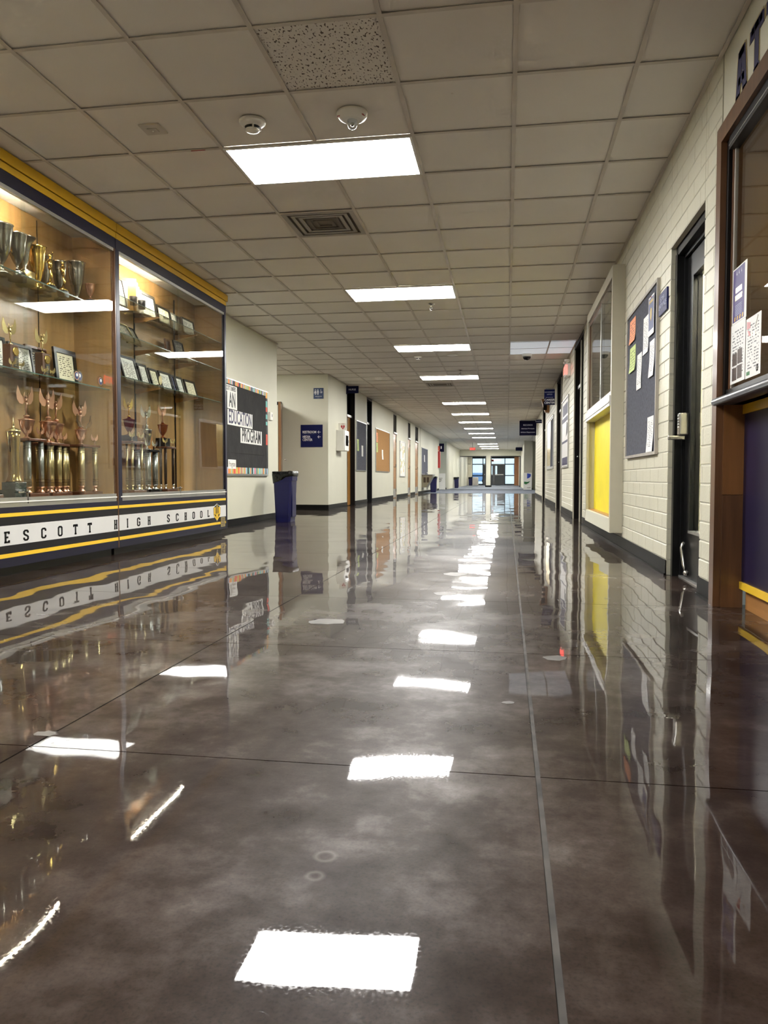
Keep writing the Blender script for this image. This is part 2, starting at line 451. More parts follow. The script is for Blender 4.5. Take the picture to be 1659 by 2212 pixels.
class MB:
    def __init__(self, xf=None):
        self.v, self.f, self.xf = [], [], xf
        self.sm = []

    def _add(self, vs, fs, smooth=False):
        o = len(self.v)
        for p in vs:
            p = Vector(p)
            if self.xf is not None:
                p = self.xf @ p
            self.v.append(p)
        for f in fs:
            self.f.append(tuple(i + o for i in f))
            self.sm.append(smooth)
        return self

    def box(self, x0, x1, y0, y1, z0, z1):
        x0, x1 = min(x0, x1), max(x0, x1); y0, y1 = min(y0, y1), max(y0, y1); z0, z1 = min(z0, z1), max(z0, z1)
        vs = [(x, y, z) for x in (x0, x1) for y in (y0, y1) for z in (z0, z1)]
        return self._add(vs, [(0, 1, 3, 2), (4, 6, 7, 5), (0, 4, 5, 1), (2, 3, 7, 6), (0, 2, 6, 4), (1, 5, 7, 3)])

    def prism(self, pts, w0, w1):
        """2-D outline (local x,y) extruded along local z"""
        n = len(pts)
        vs = [(p[0], p[1], w0) for p in pts] + [(p[0], p[1], w1) for p in pts]
        fs = [tuple(range(n - 1, -1, -1)), tuple(range(n, 2 * n))]
        fs += [(i, (i + 1) % n, n + (i + 1) % n, n + i) for i in range(n)]
        return self._add(vs, fs)

    def lathe(self, prof, c=(0, 0, 0), seg=20, sx=1.0, sy=1.0, smooth=True):
        vs, fs = [], []
        for r, z in prof:
            for k in range(seg):
                a = 2 * math.pi * k / seg
                vs.append((c[0] + r * math.cos(a) * sx, c[1] + r * math.sin(a) * sy, c[2] + z))
        for i in range(len(prof) - 1):
            for k in range(seg):
                k2 = (k + 1) % seg
                fs.append((i * seg + k, i * seg + k2, (i + 1) * seg + k2, (i + 1) * seg + k))
        m = len(prof) - 1
        self._add(vs, fs, smooth)
        o = len(self.v) - len(vs)
        self.f.append(tuple(o + k for k in range(seg - 1, -1, -1))); self.sm.append(False)
        self.f.append(tuple(o + m * seg + k for k in range(seg))); self.sm.append(False)
        return self

    def tube(self, pts, r, seg=8):
        pts = [Vector(p) for p in pts]
        rs = r if isinstance(r, (list, tuple)) else [r] * len(pts)
        vs, fs = [], []
        for i, p in enumerate(pts):
            d = (pts[min(i + 1, len(pts) - 1)] - pts[max(i - 1, 0)]).normalized()
            a = Vector((0, 0, 1)) if abs(d.z) < 0.9 else Vector((1, 0, 0))
            e1 = d.cross(a).normalized(); e2 = d.cross(e1)
            for k in range(seg):
                t = 2 * math.pi * k / seg
                vs.append(p + e1 * (math.cos(t) * rs[i]) + e2 * (math.sin(t) * rs[i]))
        for i in range(len(pts) - 1):
            for k in range(seg):
                k2 = (k + 1) % seg
                fs.append((i * seg + k, i * seg + k2, (i + 1) * seg + k2, (i + 1) * seg + k))
        n = len(pts) - 1
        fs.append(tuple(range(seg - 1, -1, -1))); fs.append(tuple(n * seg + k for k in range(seg)))
        return self._add(vs, fs, True)

    def sphere(self, c, r, seg=12, rings=7, sz=1.0):
        prof = [(max(1e-4, r * math.sin(math.pi * i / rings)), -r * sz * math.cos(math.pi * i / rings)) for i in range(rings + 1)]
        return self.lathe(prof, c, seg)

    def build(self, name, mat, parent=None, origin=None, label=None, cat=None, group=None, kind=None, bevel=0.0):
        if origin is None:
            if parent is not None:
                origin = ORG[parent.name]
            else:
                xs = [p.x for p in self.v]; ys = [p.y for p in self.v]; zs = [p.z for p in self.v]
                origin = Vector(((min(xs) + max(xs)) / 2, (min(ys) + max(ys)) / 2, min(zs)))
        origin = Vector(origin)
        me = bpy.data.meshes.new(name)
        me.from_pydata([tuple(p - origin) for p in self.v], [], self.f)
        me.polygons.foreach_set('use_smooth', self.sm)
        me.materials.append(MATS[mat])
        me.update()
        o = bpy.data.objects.new(name, me)
        COL.objects.link(o)
        if parent is not None:
            o.parent = parent
            o.location = origin - ORG[parent.name]
        else:
            o.location = origin
        ORG[o.name] = origin
        if bevel:
            md = o.modifiers.new('bevel', 'BEVEL')
            md.width = bevel; md.segments = 2; md.limit_method = 'ANGLE'
        return tag(o, label, cat, group, kind)

def inst(src_mesh, name, loc, parent, rot=None, kind=None):
    o = bpy.data.objects.new(name, src_mesh)
    COL.objects.link(o)
    o.parent = parent
    o.location = Vector(loc) - ORG[parent.name]
    ORG[o.name] = Vector(loc)
    if rot: o.rotation_euler = rot
    if kind: o['kind'] = kind
    return o

def B(*a):
    return MB().box(*a)

def part(name, mat, parent, *a, **k):
    return MB().box(*a).build(name, mat, parent, **k)

def panel_xf(side, origin):
    """local u (reading direction), v (up), w (out of the wall)"""
    o = Vector(origin)
    cols = {'R': ((0, -1, 0), (0, 0, 1), (-1, 0, 0)), 'L': ((0, 1, 0), (0, 0, 1), (1, 0, 0)), 'F': ((1, 0, 0), (0, 0, 1), (0, -1, 0))}[side]
    m = Matrix(((cols[0][0], cols[1][0], cols[2][0], o.x), (cols[0][1], cols[1][1], cols[2][1], o.y), (cols[0][2], cols[1][2], cols[2][2], o.z), (0, 0, 0, 1)))
    return m

def text(name, s, size, xf, mat, parent, align='CENTER', depth=0.0015, sx=1.0, bold=0.0):
    cu = bpy.data.curves.new(name, 'FONT')
    cu.body = s
    cu.size = size
    cu.align_x = align
    cu.align_y = 'CENTER'
    cu.extrude = depth
    cu.offset = bold
    cu.resolution_u = 3
    cu.space_line = 0.9
    tmp = bpy.data.objects.new('tmp', cu)
    COL.objects.link(tmp)
    dg = bpy.context.evaluated_depsgraph_get()
    me = bpy.data.meshes.new_from_object(tmp.evaluated_get(dg))
    bpy.data.objects.remove(tmp)
    bpy.data.curves.remove(cu)
    me.name = name
    if sx != 1.0:
        me.transform(Matrix.Diagonal((sx, 1, 1, 1)))
    me.transform(xf)
    org = ORG[parent.name]
    me.transform(Matrix.Translation(-org))
    me.materials.clear()
    me.materials.append(MATS[mat])
    o = bpy.data.objects.new(name, me)
    COL.objects.link(o)
    o.parent = parent
    ORG[o.name] = org
    return o

# block letters drawn as thick strokes on a 4 x 8 grid
_O = [(1.3, .55), (2.7, .55), (3.45, 1.3), (3.45, 6.7), (2.7, 7.45), (1.3, 7.45), (.55, 6.7), (.55, 1.3), (1.3, .55), (2.0, .55)]
_C = [(3.45, 5.5), (3.45, 6.7), (2.7, 7.45), (1.3, 7.45), (.55, 6.7), (.55, 1.3), (1.3, .55), (2.7, .55), (3.45, 1.3), (3.45, 2.5)]
_P = [[(1, 0), (1, 8)], [(0.2, 7.45), (2.7, 7.45), (3.45, 6.7), (3.45, 4.6), (2.7, 3.85), (1, 3.85)], [(.2, .4), (1.8, .4)]]
GLYPH = {
    'O': [_O], 'C': [_C], 'G': [_C, [(3.45, 2.4), (3.45, 3.7)], [(3.9, 3.7), (2.2, 3.7)]],
    'S': [[(3.45, 5.6), (3.45, 6.7), (2.7, 7.45), (1.3, 7.45), (.55, 6.7), (.55, 5.2), (1.3, 4.4), (2.7, 3.6), (3.45, 2.8), (3.45, 1.3), (2.7, .55), (1.3, .55), (.55, 1.3), (.55, 2.4)]],
    'E': [[(1, 0), (1, 8)], [(.1, 7.45), (3.7, 7.45)], [(.1, .55), (3.7, .55)], [(1, 4), (2.9, 4)], [(3.4, 7.9), (3.4, 6.2)], [(3.4, .1), (3.4, 1.8)]],
    'T': [[(2, 0), (2, 8)], [(.2, 7.45), (3.8, 7.45)], [(.45, 7.9), (.45, 6.0)], [(3.55, 7.9), (3.55, 6.0)], [(1.1, .4), (2.9, .4)]],
    'H': [[(.95, 0), (.95, 8)], [(3.05, 0), (3.05, 8)], [(.95, 4), (3.05, 4)], [(.2, .35), (1.7, .35)], [(2.3, .35), (3.8, .35)], [(.2, 7.65), (1.7, 7.65)], [(2.3, 7.65), (3.8, 7.65)]],
    'I': [[(2, 0), (2, 8)], [(1.2, .35), (2.8, .35)], [(1.2, 7.65), (2.8, 7.65)]],
    'L': [[(1, 0), (1, 8)], [(.2, .55), (3.6, .55)], [(3.3, .1), (3.3, 1.9)], [(.2, 7.65), (1.8, 7.65)]],
    'P': _P, 'R': _P + [[(2.2, 3.85), (3.4, 0)]],
    'A': [[(.75, 0), (1.55, 8)], [(3.25, 0), (2.45, 8)], [(1.1, 7.45), (2.9, 7.45)], [(1, 3.0), (3, 3.0)], [(0.1, .4), (1.5, .4)], [(2.5, .4), (3.9, .4)]],
}

def glyph(ch, h, w, xf, w0, w1, t=1.1):
    mb = MB(xf)
    sx, sy = w / 4.0, h / 8.0
    for line in GLYPH[ch]:
        for i in range(len(line) - 1):
            a, b = Vector(line[i]), Vector(line[i + 1])
            d = (b - a).normalized(); n = Vector((-d.y, d.x)) * t / 2
            ea = d * (0.22 if i > 0 else 0); eb = d * (0.22 if i < len(line) - 2 else 0)
            q = [a - ea - n, b + eb - n, b + eb + n, a - ea + n]
            mb.prism([((p.x - 2) * sx, p.y * sy) for p in q], w0, w1)
    return mb

# ================================================================== STRUCTURE
XL, XR, ZC = -3.57, 1.04, 2.73
Y0, YC, YE = -4.0, 32.6, 56.8      # back wall, start of carpet, glazed end wall

# ---- floor: saw-cut polished slabs over sealant
floor = B(-7.6, 2.6, Y0, YC, -0.08, -0.003).build('floor', 'sealant', origin=(0, 0, 0), kind='structure')
ys = [1.645 + 1.172 * k for k in range(-5, 27)]
cols = [(-3.66, -1.1225), (-1.1170, 0.0645), (0.0755, 1.36)]
G = 0.0018
for (x0, x1) in cols:
    me = None
    for k in range(len(ys) - 1):
        if me is None:
            o = B(x0, x1, ys[k] + G, ys[k + 1] - G, -0.02, 0.0).build('floor_slab', 'polished_concrete', floor, origin=((x0 + x1) / 2, ys[k], 0))
            me = o.data
        else:
            inst(me, 'floor_slab', ((x0 + x1) / 2, ys[k], 0), floor)
for (x0, x1) in cols:
    part('floor_slab', 'polished_concrete', floor, x0, x1, ys[-1] + G, YC, -0.02, 0.0)
for (x0, x1) in ((-5.6, -3.664), (-7.6, -5.604)):
    for (a, b) in ((11.6, 13.36), (13.364, 15.2)):
        part('floor_slab', 'polished_concrete', floor, x0, x1, a, b, -0.02, 0.0)
part('floor_slab', 'polished_concrete', floor, 1.364, 2.6, 29.0, YC, -0.02, 0.0)

def blob(cx, cy, rx, ry, seed, name, mat, z=0.0007):
    rr = random.Random(seed)
    pts = []
    for k in range(14):
        a = 2 * math.pi * k / 14
        q = 0.75 + 0.4 * rr.random()
        pts.append((cx + rx * q * math.cos(a), cy + ry * q * math.sin(a)))
    mb = MB().prism(pts, -0.001, z)
    return mb.build(name, mat, floor)
for i, (x, y, rx, ry) in enumerate([(-0.79, 3.305, .085, .07), (-0.333, 5.105, .08, .11), (0.007, 2.186, .02, .015), (0.175, 2.76, .045, .04), (-1.135, 1.732, .03, .02), (-1.224, 2.43, .012, .010), (-0.338, 4.21, .07, .06)]):
    blob(x, y, rx, ry, 11 + i, 'filler_patch', 'filler_grey')

carpet = B(-8, 6, YC, 78, -0.08, 0.004).build('floor_carpet', 'carpet', origin=(0, YC, 0), kind='structure')

# ---- ceiling: tees and lay-in tiles
P = 0.6096
GX, GY = 0.0245, 4.1155
ceil = B(-8, 6, Y0, 78, 2.86, 2.96).build('ceiling', 'plenum', origin=(0, 0, 2.86), kind='structure')
LAMP_ROWS = [-5, 1, 7, 13, 19, 28, 34, 40, 46, 52, 58, 70, 76, 82]
skip = set()
for r in LAMP_ROWS:
    skip.add((-3, r)); skip.add((-2, r))
VENTS = [(-3, 3), (-3, 21)]
skip.update(VENTS)
light_patch_tiles = {(0, 13), (0, 14), (1, 13), (1, 14)}  # tiles that glow faintly in place of light falling on them
row_lo, row_hi = -13, 86
tile_me, cut_me = None, {}
cand = []
for r in range(row_lo, row_hi + 1):
    y0 = GY + r * P
    k_lo, k_hi = -6, 1
    if y0 + P > 11.63 and y0 < 15.1: k_lo = -12
    if y0 + P > 40.6: k_lo = -8
    if y0 > 29.2: k_hi = 5
    for k in range(k_lo, k_hi + 1):
        if (k, r) in skip: continue
        x0 = GX + k * P
        xa, xb = x0, x0 + P
        if k == -6 and k_lo == -6: xa = max(xa, XL)
        if k == 1 and k_hi == 1: xb = min(xb, XR)
        if xb - xa < 0.05: continue
        cand.append((abs(y0 + P / 2), xa, xb, y0, k, r))
vis = sorted([t for t in cand if t[3] > 2.2], key=lambda t: t[0])
single = set((t[4], t[5]) for t in vis[:296])
rest = MB()
for (_, xa, xb, y0, k, r) in cand:
    dz = 0.0015 * random.random()
    if (k, r) in single:
        mat = 'ceiling_tile'
        if (k, r) == (-2, -1): mat = 'fissured_tile'
        if (k, r) in light_patch_tiles: mat = 'light_patch_tile'
        key = (round(xb - xa, 3), mat)
        if key not in cut_me:
            o = B(xa + .004, xb - .004, y0 + .004, y0 + P - .004, 2.738, 2.752).build('ceiling_tile', mat, ceil, origin=(xa, y0, 2.738))
            cut_me[key] = o.data
        else:
            o = inst(cut_me[key], 'ceiling_tile', (xa, y0, 2.738), ceil)
        o.location.z += dz
        o.rotation_euler = ((random.random() - .5) * .004, (random.random() - .5) * .004, 0)
    else:
        rest.box(xa + .004, xb - .004, y0 + .004, y0 + P - .004, 2.738 + dz, 2.752)
rest.build('far_tiles', 'ceiling_tile', ceil, kind='stuff')
T = 0.012
for k in range(-12, 7):
    x = GX + k * P
    if -5 <= k <= 1: ya, yb = Y0, YE
    elif k < -5: ya, yb = 11.63, 15.1
    else: ya, yb = 29.2, YE
    if k in (-6, -7):
        part('grid_runner', 'tee_bar', ceil, x - T, x + T, 40.6, YE, 2.730, 2.7335)
    part('grid_runner', 'tee_bar', ceil, x - T, x + T, ya, yb, 2.730, 2.7335)
for r in range(row_lo, row_hi + 2):
    y = GY + r * P
    xa, xb = XL, XR
    if 11.63 < y < 15.1: xa = -7.4
    if y > 40.6: xa = -5.2
    if y > 29.2: xb = 3.6
    part('cross_tee', 'tee_bar', ceil, xa, xb, y - T, y + T, 2.7302, 2.7336)
part('wall_angle', 'tee_bar', ceil, XR - .02, XR, Y0, 29.2, 2.726, 2.731)
part('wall_angle', 'tee_bar', ceil, XL, XL + .02, 8.45, 11.63, 2.726, 2.731)
part('wall_angle', 'tee_bar', ceil, XL, XL + .02, 15.1, 40.6, 2.726, 2.731)

# ---- left walls (painted board)
CW = 'cream_wall'
wl = thing('wall_left', (XL, Y0, 0), kind='structure')
part('wall_panel', CW, wl, XL - .2, XL, Y0, 11.63, 0, ZC + .1)
part('return_panel', CW, wl, -7.6, XL - .2, 11.43, 11.63, 0, ZC + .1)
part('hall_end_panel', CW, wl, -7.7, -7.6, 11.4, 15.4, 0, ZC + .1)
part('facing_panel', CW, wl, -7.6, XL - .15, 15.1, 15.3, 0, ZC + .1)
LDOORS = [(16.93, 17.86), (19.41, 20.18), (24.02, 24.80), (27.65, 28.42), (29.86, 30.95)]
prev = 15.1
for (a, b) in LDOORS + [(40.6, 40.6)]:
    part('wall_panel', CW, wl, XL - .15, XL, prev, a, 0, ZC + .1)
    prev = b
B(XL, XL + .012, 31.6, 31.66, 0.1, ZC).build('trim_2', 'cream_trim', kind='structure')
part('return_panel', CW, wl, -8, XL - .15, 40.45, 40.6, 0, ZC + .1)
part('backing_panel', 'dark_brown', wl, XL - .30, XL - .26, 15.3, 40.4, 0, ZC + .1)
# beyond the side passage
wf = thing('wall_far_left', (-3.45, 44, 0), kind='structure')
part('facing_panel', CW, wf, -8, -3.45, 44.0, 44.2, 0, ZC + .1)
part('wall_panel', 'cream_brick', wf, -3.7, -3.45, 44.2, YE, 0, ZC + .1)

bl = thing('baseboard_left', (XL, 8.5, 0), kind='structure')
def base_run(parent, x0, x1, y0, y1, out):
    part('cove_base', 'rubber_base', parent, x0, x1, y0, y1, 0.0, 0.102)
    ox, oy = out
    q = 0.008
    part('cove_toe', 'rubber_base', parent, x0 + min(0, ox * q), x1 + max(0, ox * q), y0 + min(0, oy * q), y1 + max(0, oy * q), 0.0, 0.014)
base_run(bl, XL, XL + .006, 8.45, 11.63, (1, 0))
base_run(bl, -7.5, XL + .006, 15.094, 15.10, (0, -1))
prev = 15.1
for (a, b) in LDOORS + [(40.6, 40.6)]:
    base_run(bl, XL, XL + .006, prev, a, (1, 0)); prev = b
base_run(bl, -6, -3.444, 43.994, 44.0, (0, -1))

# ---- right wall (painted 4 x 12 in. bricks)
wr = thing('wall_right', (XR, 4.0, 0), kind='structure')
CH, BL, JH, JV = 0.1016, 0.3048, 0.0075, 0.0035
MX = XR + 0.0045
def mortar(y0, y1, z0, z1, x1=XR + .16):
    part('mortar_panel', 'mortar', wr, MX, x1, y0, y1, z0, z1)
DOOR_T = 21 * CH
mortar(4.09, 4.396, 0, ZC + .1)
mortar(4.402, 5.268, DOOR_T, ZC + .1)
mortar(5.275, 7.32, 0, ZC + .1)
mortar(7.32, 9.40, 0, .22)
mortar(7.32, 9.40, 2.50, ZC + .1)
mortar(9.40, 10.95, 0, ZC + .1)
mortar(12.55, 15.10, 0, ZC + .1)
mortar(16.95, 21.5, 0, ZC + .1)
mortar(23.4, 29.2, 0, ZC + .1)
part('mortar_panel', 'cream_wall', wr, XR, XR + .16, Y0, 1.14, 0, ZC + .1)
part('return_panel', CW, wr, XR, 3.6, 29.04, 29.2, 0, ZC + .1)
part('backing_panel', 'dark_brown', wr, XR + .34, XR + .38, 10.6, 29.0, 0, ZC + .1)

def pillow(mb, y0, y1, z0, z1, deep):
    e = 0.003
    vs = [(deep, y0, z0), (deep, y1, z0), (deep, y1, z1), (deep, y0, z1),
          (XR + e, y0, z0), (XR + e, y1, z0), (XR + e, y1, z1), (XR + e, y0, z1),
          (XR, y0 + e, z0 + e), (XR, y1 - e, z0 + e), (XR, y1 - e, z1 - e), (XR, y0 + e, z1 - e)]
    fs = [(8, 11, 10, 9)]
    for k in range(4):
        k2 = (k + 1) % 4
        fs.append((8 + k, 8 + k2, 4 + k2, 4 + k)[::1]); fs.append((4 + k, 4 + k2, k2, k)[::1])
    return mb._add(vs, fs)

brick_me = {}
far_bricks = MB()
def lay(y0, y1, z0, z1, single):
    i0 = int(round(z0 / CH))
    i = i0
    while i * CH < z1 - .01:
        za, zb = i * CH + JH / 2, min((i + 1) * CH - JH / 2, z1)
        off = (BL / 2 if i % 2 else 0.0) + 5.268
        n0 = math.floor((y0 - off) / BL)
        y = off + n0 * BL
        while y < y1 - .004:
            a, b = max(y + JV / 2, y0), min(y + BL - JV / 2, y1)
            if b - a > 0.012:
                edge = a <= y0 + .001 or b >= y1 - .001
                deep = XR + (.10 if edge else .012)
                if single:
                    key = (round(b - a, 3), round(zb - za, 3), deep)
                    if key not in brick_me:
                        o = pillow(MB(), a, b, za, zb, deep).build('brick', 'cream_brick', wr, origin=(XR, a, za))
                        brick_me[key] = o.data
                    else:
                        inst(brick_me[key], 'brick', (XR + random.random() * .0012, a, za), wr)
                else:
                    pillow(far_bricks, a, b, za, zb, deep)
            y += BL
        i += 1
lay(4.095, 4.40, 0, ZC, True)
lay(4.405, 5.265, DOOR_T, ZC, True)
lay(5.27, 7.24, 0, ZC, True)
lay(7.245, 10.948, 25 * CH, ZC, False)
lay(9.45, 10.948, 0, 25 * CH, False)
lay(12.552, 15.098, 0, ZC, False)
lay(16.952, 21.498, 0, ZC, False)
lay(23.402, 29.198, 0, ZC, False)
far_bricks.build('far_bricks', 'cream_brick', wr, kind='stuff')

br = thing('baseboard_right', (XR, 5.3, 0), kind='structure')
for (a, b) in ((4.095, 4.404), (5.262, 10.95), (12.55, 15.1), (16.95, 21.5), (23.4, 29.2)):
    base_run(br, XR - .006, XR, a, b, (-1, 0))
base_run(br, XR, XR + .05, 4.398, 4.404, (0, 1))

# back of the corridor behind the viewpoint, and the far right side
B(-4, 1.3, Y0 - .1, Y0, 0, ZC + .1).build('wall_back', CW, kind='structure')
wfr = thing('wall_far_right', (1.4, 44, 0), kind='structure')
part('side_panel', CW, wfr, 3.6, 3.7, 29.0, YE, 0, ZC + .1)
part('pier', 'cream_trim', wfr, 0.93, 1.40, 43.6, 44.6, 0, ZC + .1)
part('cross_panel', CW, wfr, 1.2, 3.6, 44.6, 44.7, 0, ZC + .1)
part('pier_base', 'rubber_base', wfr, 0.92, 1.41, 43.59, 44.61, 0, 0.10)
part('side_panel', 'cream_brick', wfr, 0.99, 1.2, 44.6, YE, 0, ZC + .1)

# glazed end wall
we = thing('wall_end', (-1.37, YE, 0), kind='structure')
part('header_panel', CW, we, -5.5, 3.6, YE, YE + .2, 2.28, ZC + .1)
part('centre_pier', CW, we, -1.53, -1.20, YE - .05, YE + .25, 0, ZC + .1)
part('pier_base', 'rubber_base', we, -1.55, -1.18, YE - .07, YE + .27, 0, 0.12)
for (a, b) in ((-3.62, -1.53), (-1.20, 0.97)):
    part('frame_bar', 'black_frame', we, a, b, YE, YE + .12, 2.22, 2.28)
    part('frame_bar', 'black_frame', we, a, a + .07, YE, YE + .12, 0, 2.22)
    part('frame_bar', 'black_frame', we, b - .07, b, YE, YE + .12, 0, 2.22)
# vestibule
YX = 76.0
wv = thing('wall_vestibule', (-1.3, 66, 0), kind='structure')
part('brick_panel', 'mortar', wv, -3.66, -3.5, YE + .2, YX, 0, ZC + .1)
for i in range(26):
    part('brick_course', 'cream_brick', wv, -3.5, -3.492, YE + .2, 68.5, i * CH + .006, (i + 1) * CH - .006)
part('brick_panel', 'cream_brick', wv, 1.02, 1.2, YE + .2, YX, 0, ZC + .1)
part('vestibule_soffit', CW, wv, -3.7, 1.2, YE + .2, YX, 2.74, 2.80)
part('corner_column', 'cream_trim', wv, -3.49, -3.1, 69.0, 69.4, 0, ZC)
ext = thing('window_1', (-1.3, YX, 0), kind='structure')
part('mullion', 'black_frame', ext, -3.5, 1.02, YX, YX + .1, 2.58, 2.74)
for x in (-3.40, -2.35, -0.22, 0.72):
    part('mullion', 'black_frame', ext, x - .04, x + .04, YX, YX + .1, 0, 2.6)
for (a, b) in ((-3.40, -2.35), (-0.22, 0.72)):
    for z in (0.06, 0.92, 2.02):
        part('mullion', 'black_frame', ext, a, b, YX, YX + .1, z - .05, z + .04)
    for (z0, z1) in ((.1, .87), (.96, 1.97), (2.06, 2.56)):
        part('pane', 'pane_glass', ext, a + .03, b - .03, YX + .045, YX + .052, z0, z1)
part('mullion', 'alu', ext, -2.35, -0.22, YX, YX + .1, 1.98, 2.06)
part('mullion', 'alu', ext, -1.31, -1.27, YX - .01, YX + .1, 0, 2.0)
part('pane', 'pane_glass', ext, -2.31, -.26, YX + .045, YX + .052, 2.06, 2.58)

# ================================================================== DOORS
def left_door(n, y0, y1, leaf_mat, frame_mat, depth=.10, light_leaf=False):
    d = thing('door_%d' % n, (XL, (y0 + y1) / 2, 0), kind='structure')
    xi = XL - depth
    w = .045
    part('door_frame', frame_mat, d, xi - .03, XL + .002, y0, y0 + w, 0, ZC)
    part('door_frame', frame_mat, d, xi - .03, XL + .002, y1 - w, y1, 0, ZC)
    part('transom_bar', 'alu', d, xi - .02, xi + .05, y0 + w, y1 - w, 2.06, 2.11)
    part('door_frame', frame_mat, d, xi - .03, XL + .002, y0 + w, y1 - w, 2.67, ZC)
    part('transom_pane', 'dark_glass', d, xi, xi + .006, y0 + w, y1 - w, 2.11, 2.67)
    leaf = part('door_leaf', leaf_mat, d, xi - .04, xi + .004, y0 + w, y1 - w, .008, 2.06)
    hb = MB()
    hb.lathe([(.028, 0), (.028, .008)], (0, 0, 0), 12)
    MBh = MB().tube([(xi + .004, y0 + .13, 1.0), (xi + .06, y0 + .13, 1.0), (xi + .06, y0 + .25, 1.0)], .011)
    MBh.build('door_handle', 'steel', leaf)
    if light_leaf:
        part('kick_plate', 'alu', leaf, xi + .004, xi + .007, y0 + .08, y1 - .08, .03, .30)
        for z in (.25, 1.05, 1.85):
            part('hinge', 'black_frame', leaf, xi + .004, xi + .016, y1 - .10, y1 - .05, z - .05, z + .05)
    return d
left_door(1, *LDOORS[0], 'honey_wood', 'dark_brown', .11)
left_door(2, *LDOORS[1], 'dark_brown', 'black_frame', .11)
left_door(3, *LDOORS[2], 'oak_base', 'cream_trim', .02, True)
left_door(4, *LDOORS[3], 'oak_base', 'cream_trim', .02, True)
left_door(5, *LDOORS[4], 'oak_base', 'cream_trim', .02, True)

# wooden door leaf standing open in the side passage
d = thing('door_6', (-4.54, 15.08, 0), kind='structure')
a, b = Vector((-4.545, 15.09)), Vector((-4.31, 14.2))
dv = (b - a).normalized(); nv = Vector((-dv.y, dv.x)) * .022
leaf = MB().prism([tuple(a + nv), tuple(a - nv), tuple(b - nv), tuple(b + nv)], .01, 2.10).build('door_leaf', 'door_wood', d)
part('door_frame', 'dark_brown', d, -4.60, -4.54, 15.05, 15.10, 0, 2.13)
part('door_frame', 'dark_brown', d, -5.56, -4.54, 15.05, 15.10, 2.13, 2.19)
part('door_frame', 'dark_brown', d, -5.56, -5.50, 15.05, 15.10, 0, 2.13)
MB().tube([(b.x + .06, b.y + .08, 1.0), (b.x + .1, b.y + .09, 1.0), (b.x + .07, b.y + .2, 1.0)], .01).build('door_handle', 'steel', leaf)

# right: narrow black glazed door beside the case
d = thing('door_7', (XR, 4.83, 0), kind='structure')
ya, yb = 4.405, 5.268
part('door_frame', 'black_frame', d, XR + .03, XR + .16, yb - .05, yb + .004, 0, DOOR_T - .05)
part('door_frame', 'black_frame', d, XR + .03, XR + .16, ya - .004, ya + .05, 0, DOOR_T - .05)
part('door_frame', 'black_frame', d, XR + .035, XR + .16, ya, yb - .002, DOOR_T - .06, DOOR_T - .001)
part('lintel_bead', 'cream_trim', d, XR - .002, XR + .03, ya, yb, DOOR_T - .008, DOOR_T)
part('frame_stop', 'black_frame', d, XR + .075, XR + .16, yb - .065, yb - .05, 0, DOOR_T - .06)
part('frame_stop', 'black_frame', d, XR + .075, XR + .16, ya + .05, yb - .05, DOOR_T - .085, DOOR_T - .06)
leaf = thing('door_leaf', (XR + .1, 4.83, 0), parent=d)
XD = XR + .095
part('stile', 'black_frame', leaf, XD, XD + .045, 5.055, 5.203, .012, 2.045)
part('stile', 'black_frame', leaf, XD, XD + .045, 4.457, 4.56, .012, 2.045)
part('top_rail', 'black_frame', leaf, XD, XD + .045, 4.56, 5.055, 1.92, 2.045)
part('bottom_rail', 'black_frame', leaf, XD, XD + .045, 4.56, 5.055, .012, .30)
part('glazing_bead', 'black_frame', leaf, XD - .006, XD + .05, 5.03, 5.055, .30, 1.92)
part('glazing_bead', 'black_frame', leaf, XD - .006, XD + .05, 4.56, 4.585, .30, 1.92)
part('glazing_bead', 'black_frame', leaf, XD - .006, XD + .05, 4.585, 5.03, 1.895, 1.92)
part('glazing_bead', 'alu', leaf, XD - .008, XD + .05, 4.56, 5.055, .295, .312)
part('door_glass', 'pane_glass', leaf, XD + .018, XD + .026, 4.585, 5.03, .312, 1.895)
lk = thing('lever_lock', (XD, 5.12, 1.0), parent=leaf)
MB().box(XD - .062, XD, 5.085, 5.155, .915, 1.055).build('lock_body', 'steel', leaf, bevel=.008)
for i in range(5):
    MB().tube([(XD - .066, 5.12, 1.035 - .018 * i), (XD - .058, 5.12, 1.035 - .018 * i)], .006).build('key_button', 'alu', leaf)
MB().box(XD - .125, XD - .02, 5.10, 5.13, .885, .912).build('lever', 'steel', leaf, bevel=.006)
bpy.data.objects.remove(lk)
MB().tube([(XD - .02, 5.10, .235), (XD - .035, 5.10, .20), (XD - .03, 5.06, .09), (XD - .02, 5.03, .05)], .010).build('kick_down_stop', 'steel', leaf)
MB().sphere((XD - .022, 5.02, .045), .018).build('stop_foot', 'steel', leaf)
for i in range(4):
    part('threshold_rib', 'alu', d, XR + .07 + .022 * i, XR + .088 + .022 * i, ya + .004, yb - .05, 0, .010)
part('room_beyond', 'cream_trim', d, XR + .9, XR + .92, 4.0, 5.6, 0, 2.3)
part('room_side', 'cream_brick', d, XR + .17, XR + .9, 5.30, 5.34, 0, 2.3)
part('room_side', 'cream_brick', d, XR + .17, XR + .9, 4.15, 4.19, 0, 2.3)
part('room_floor', 'carpet', d, XR + .17, XR + .9, 4.19, 5.30, -.01, .002)
part('added_room_lamp', 'added_room_lamp', d, XR + .3, XR + .8, 4.5, 5.0, 2.285, 2.298)  # unseen lamp, added to brighten what shows through the door glass
part('room_soffit', 'plenum', d, XR + .16, XR + .92, 4.15, 5.34, 2.3, 2.32)

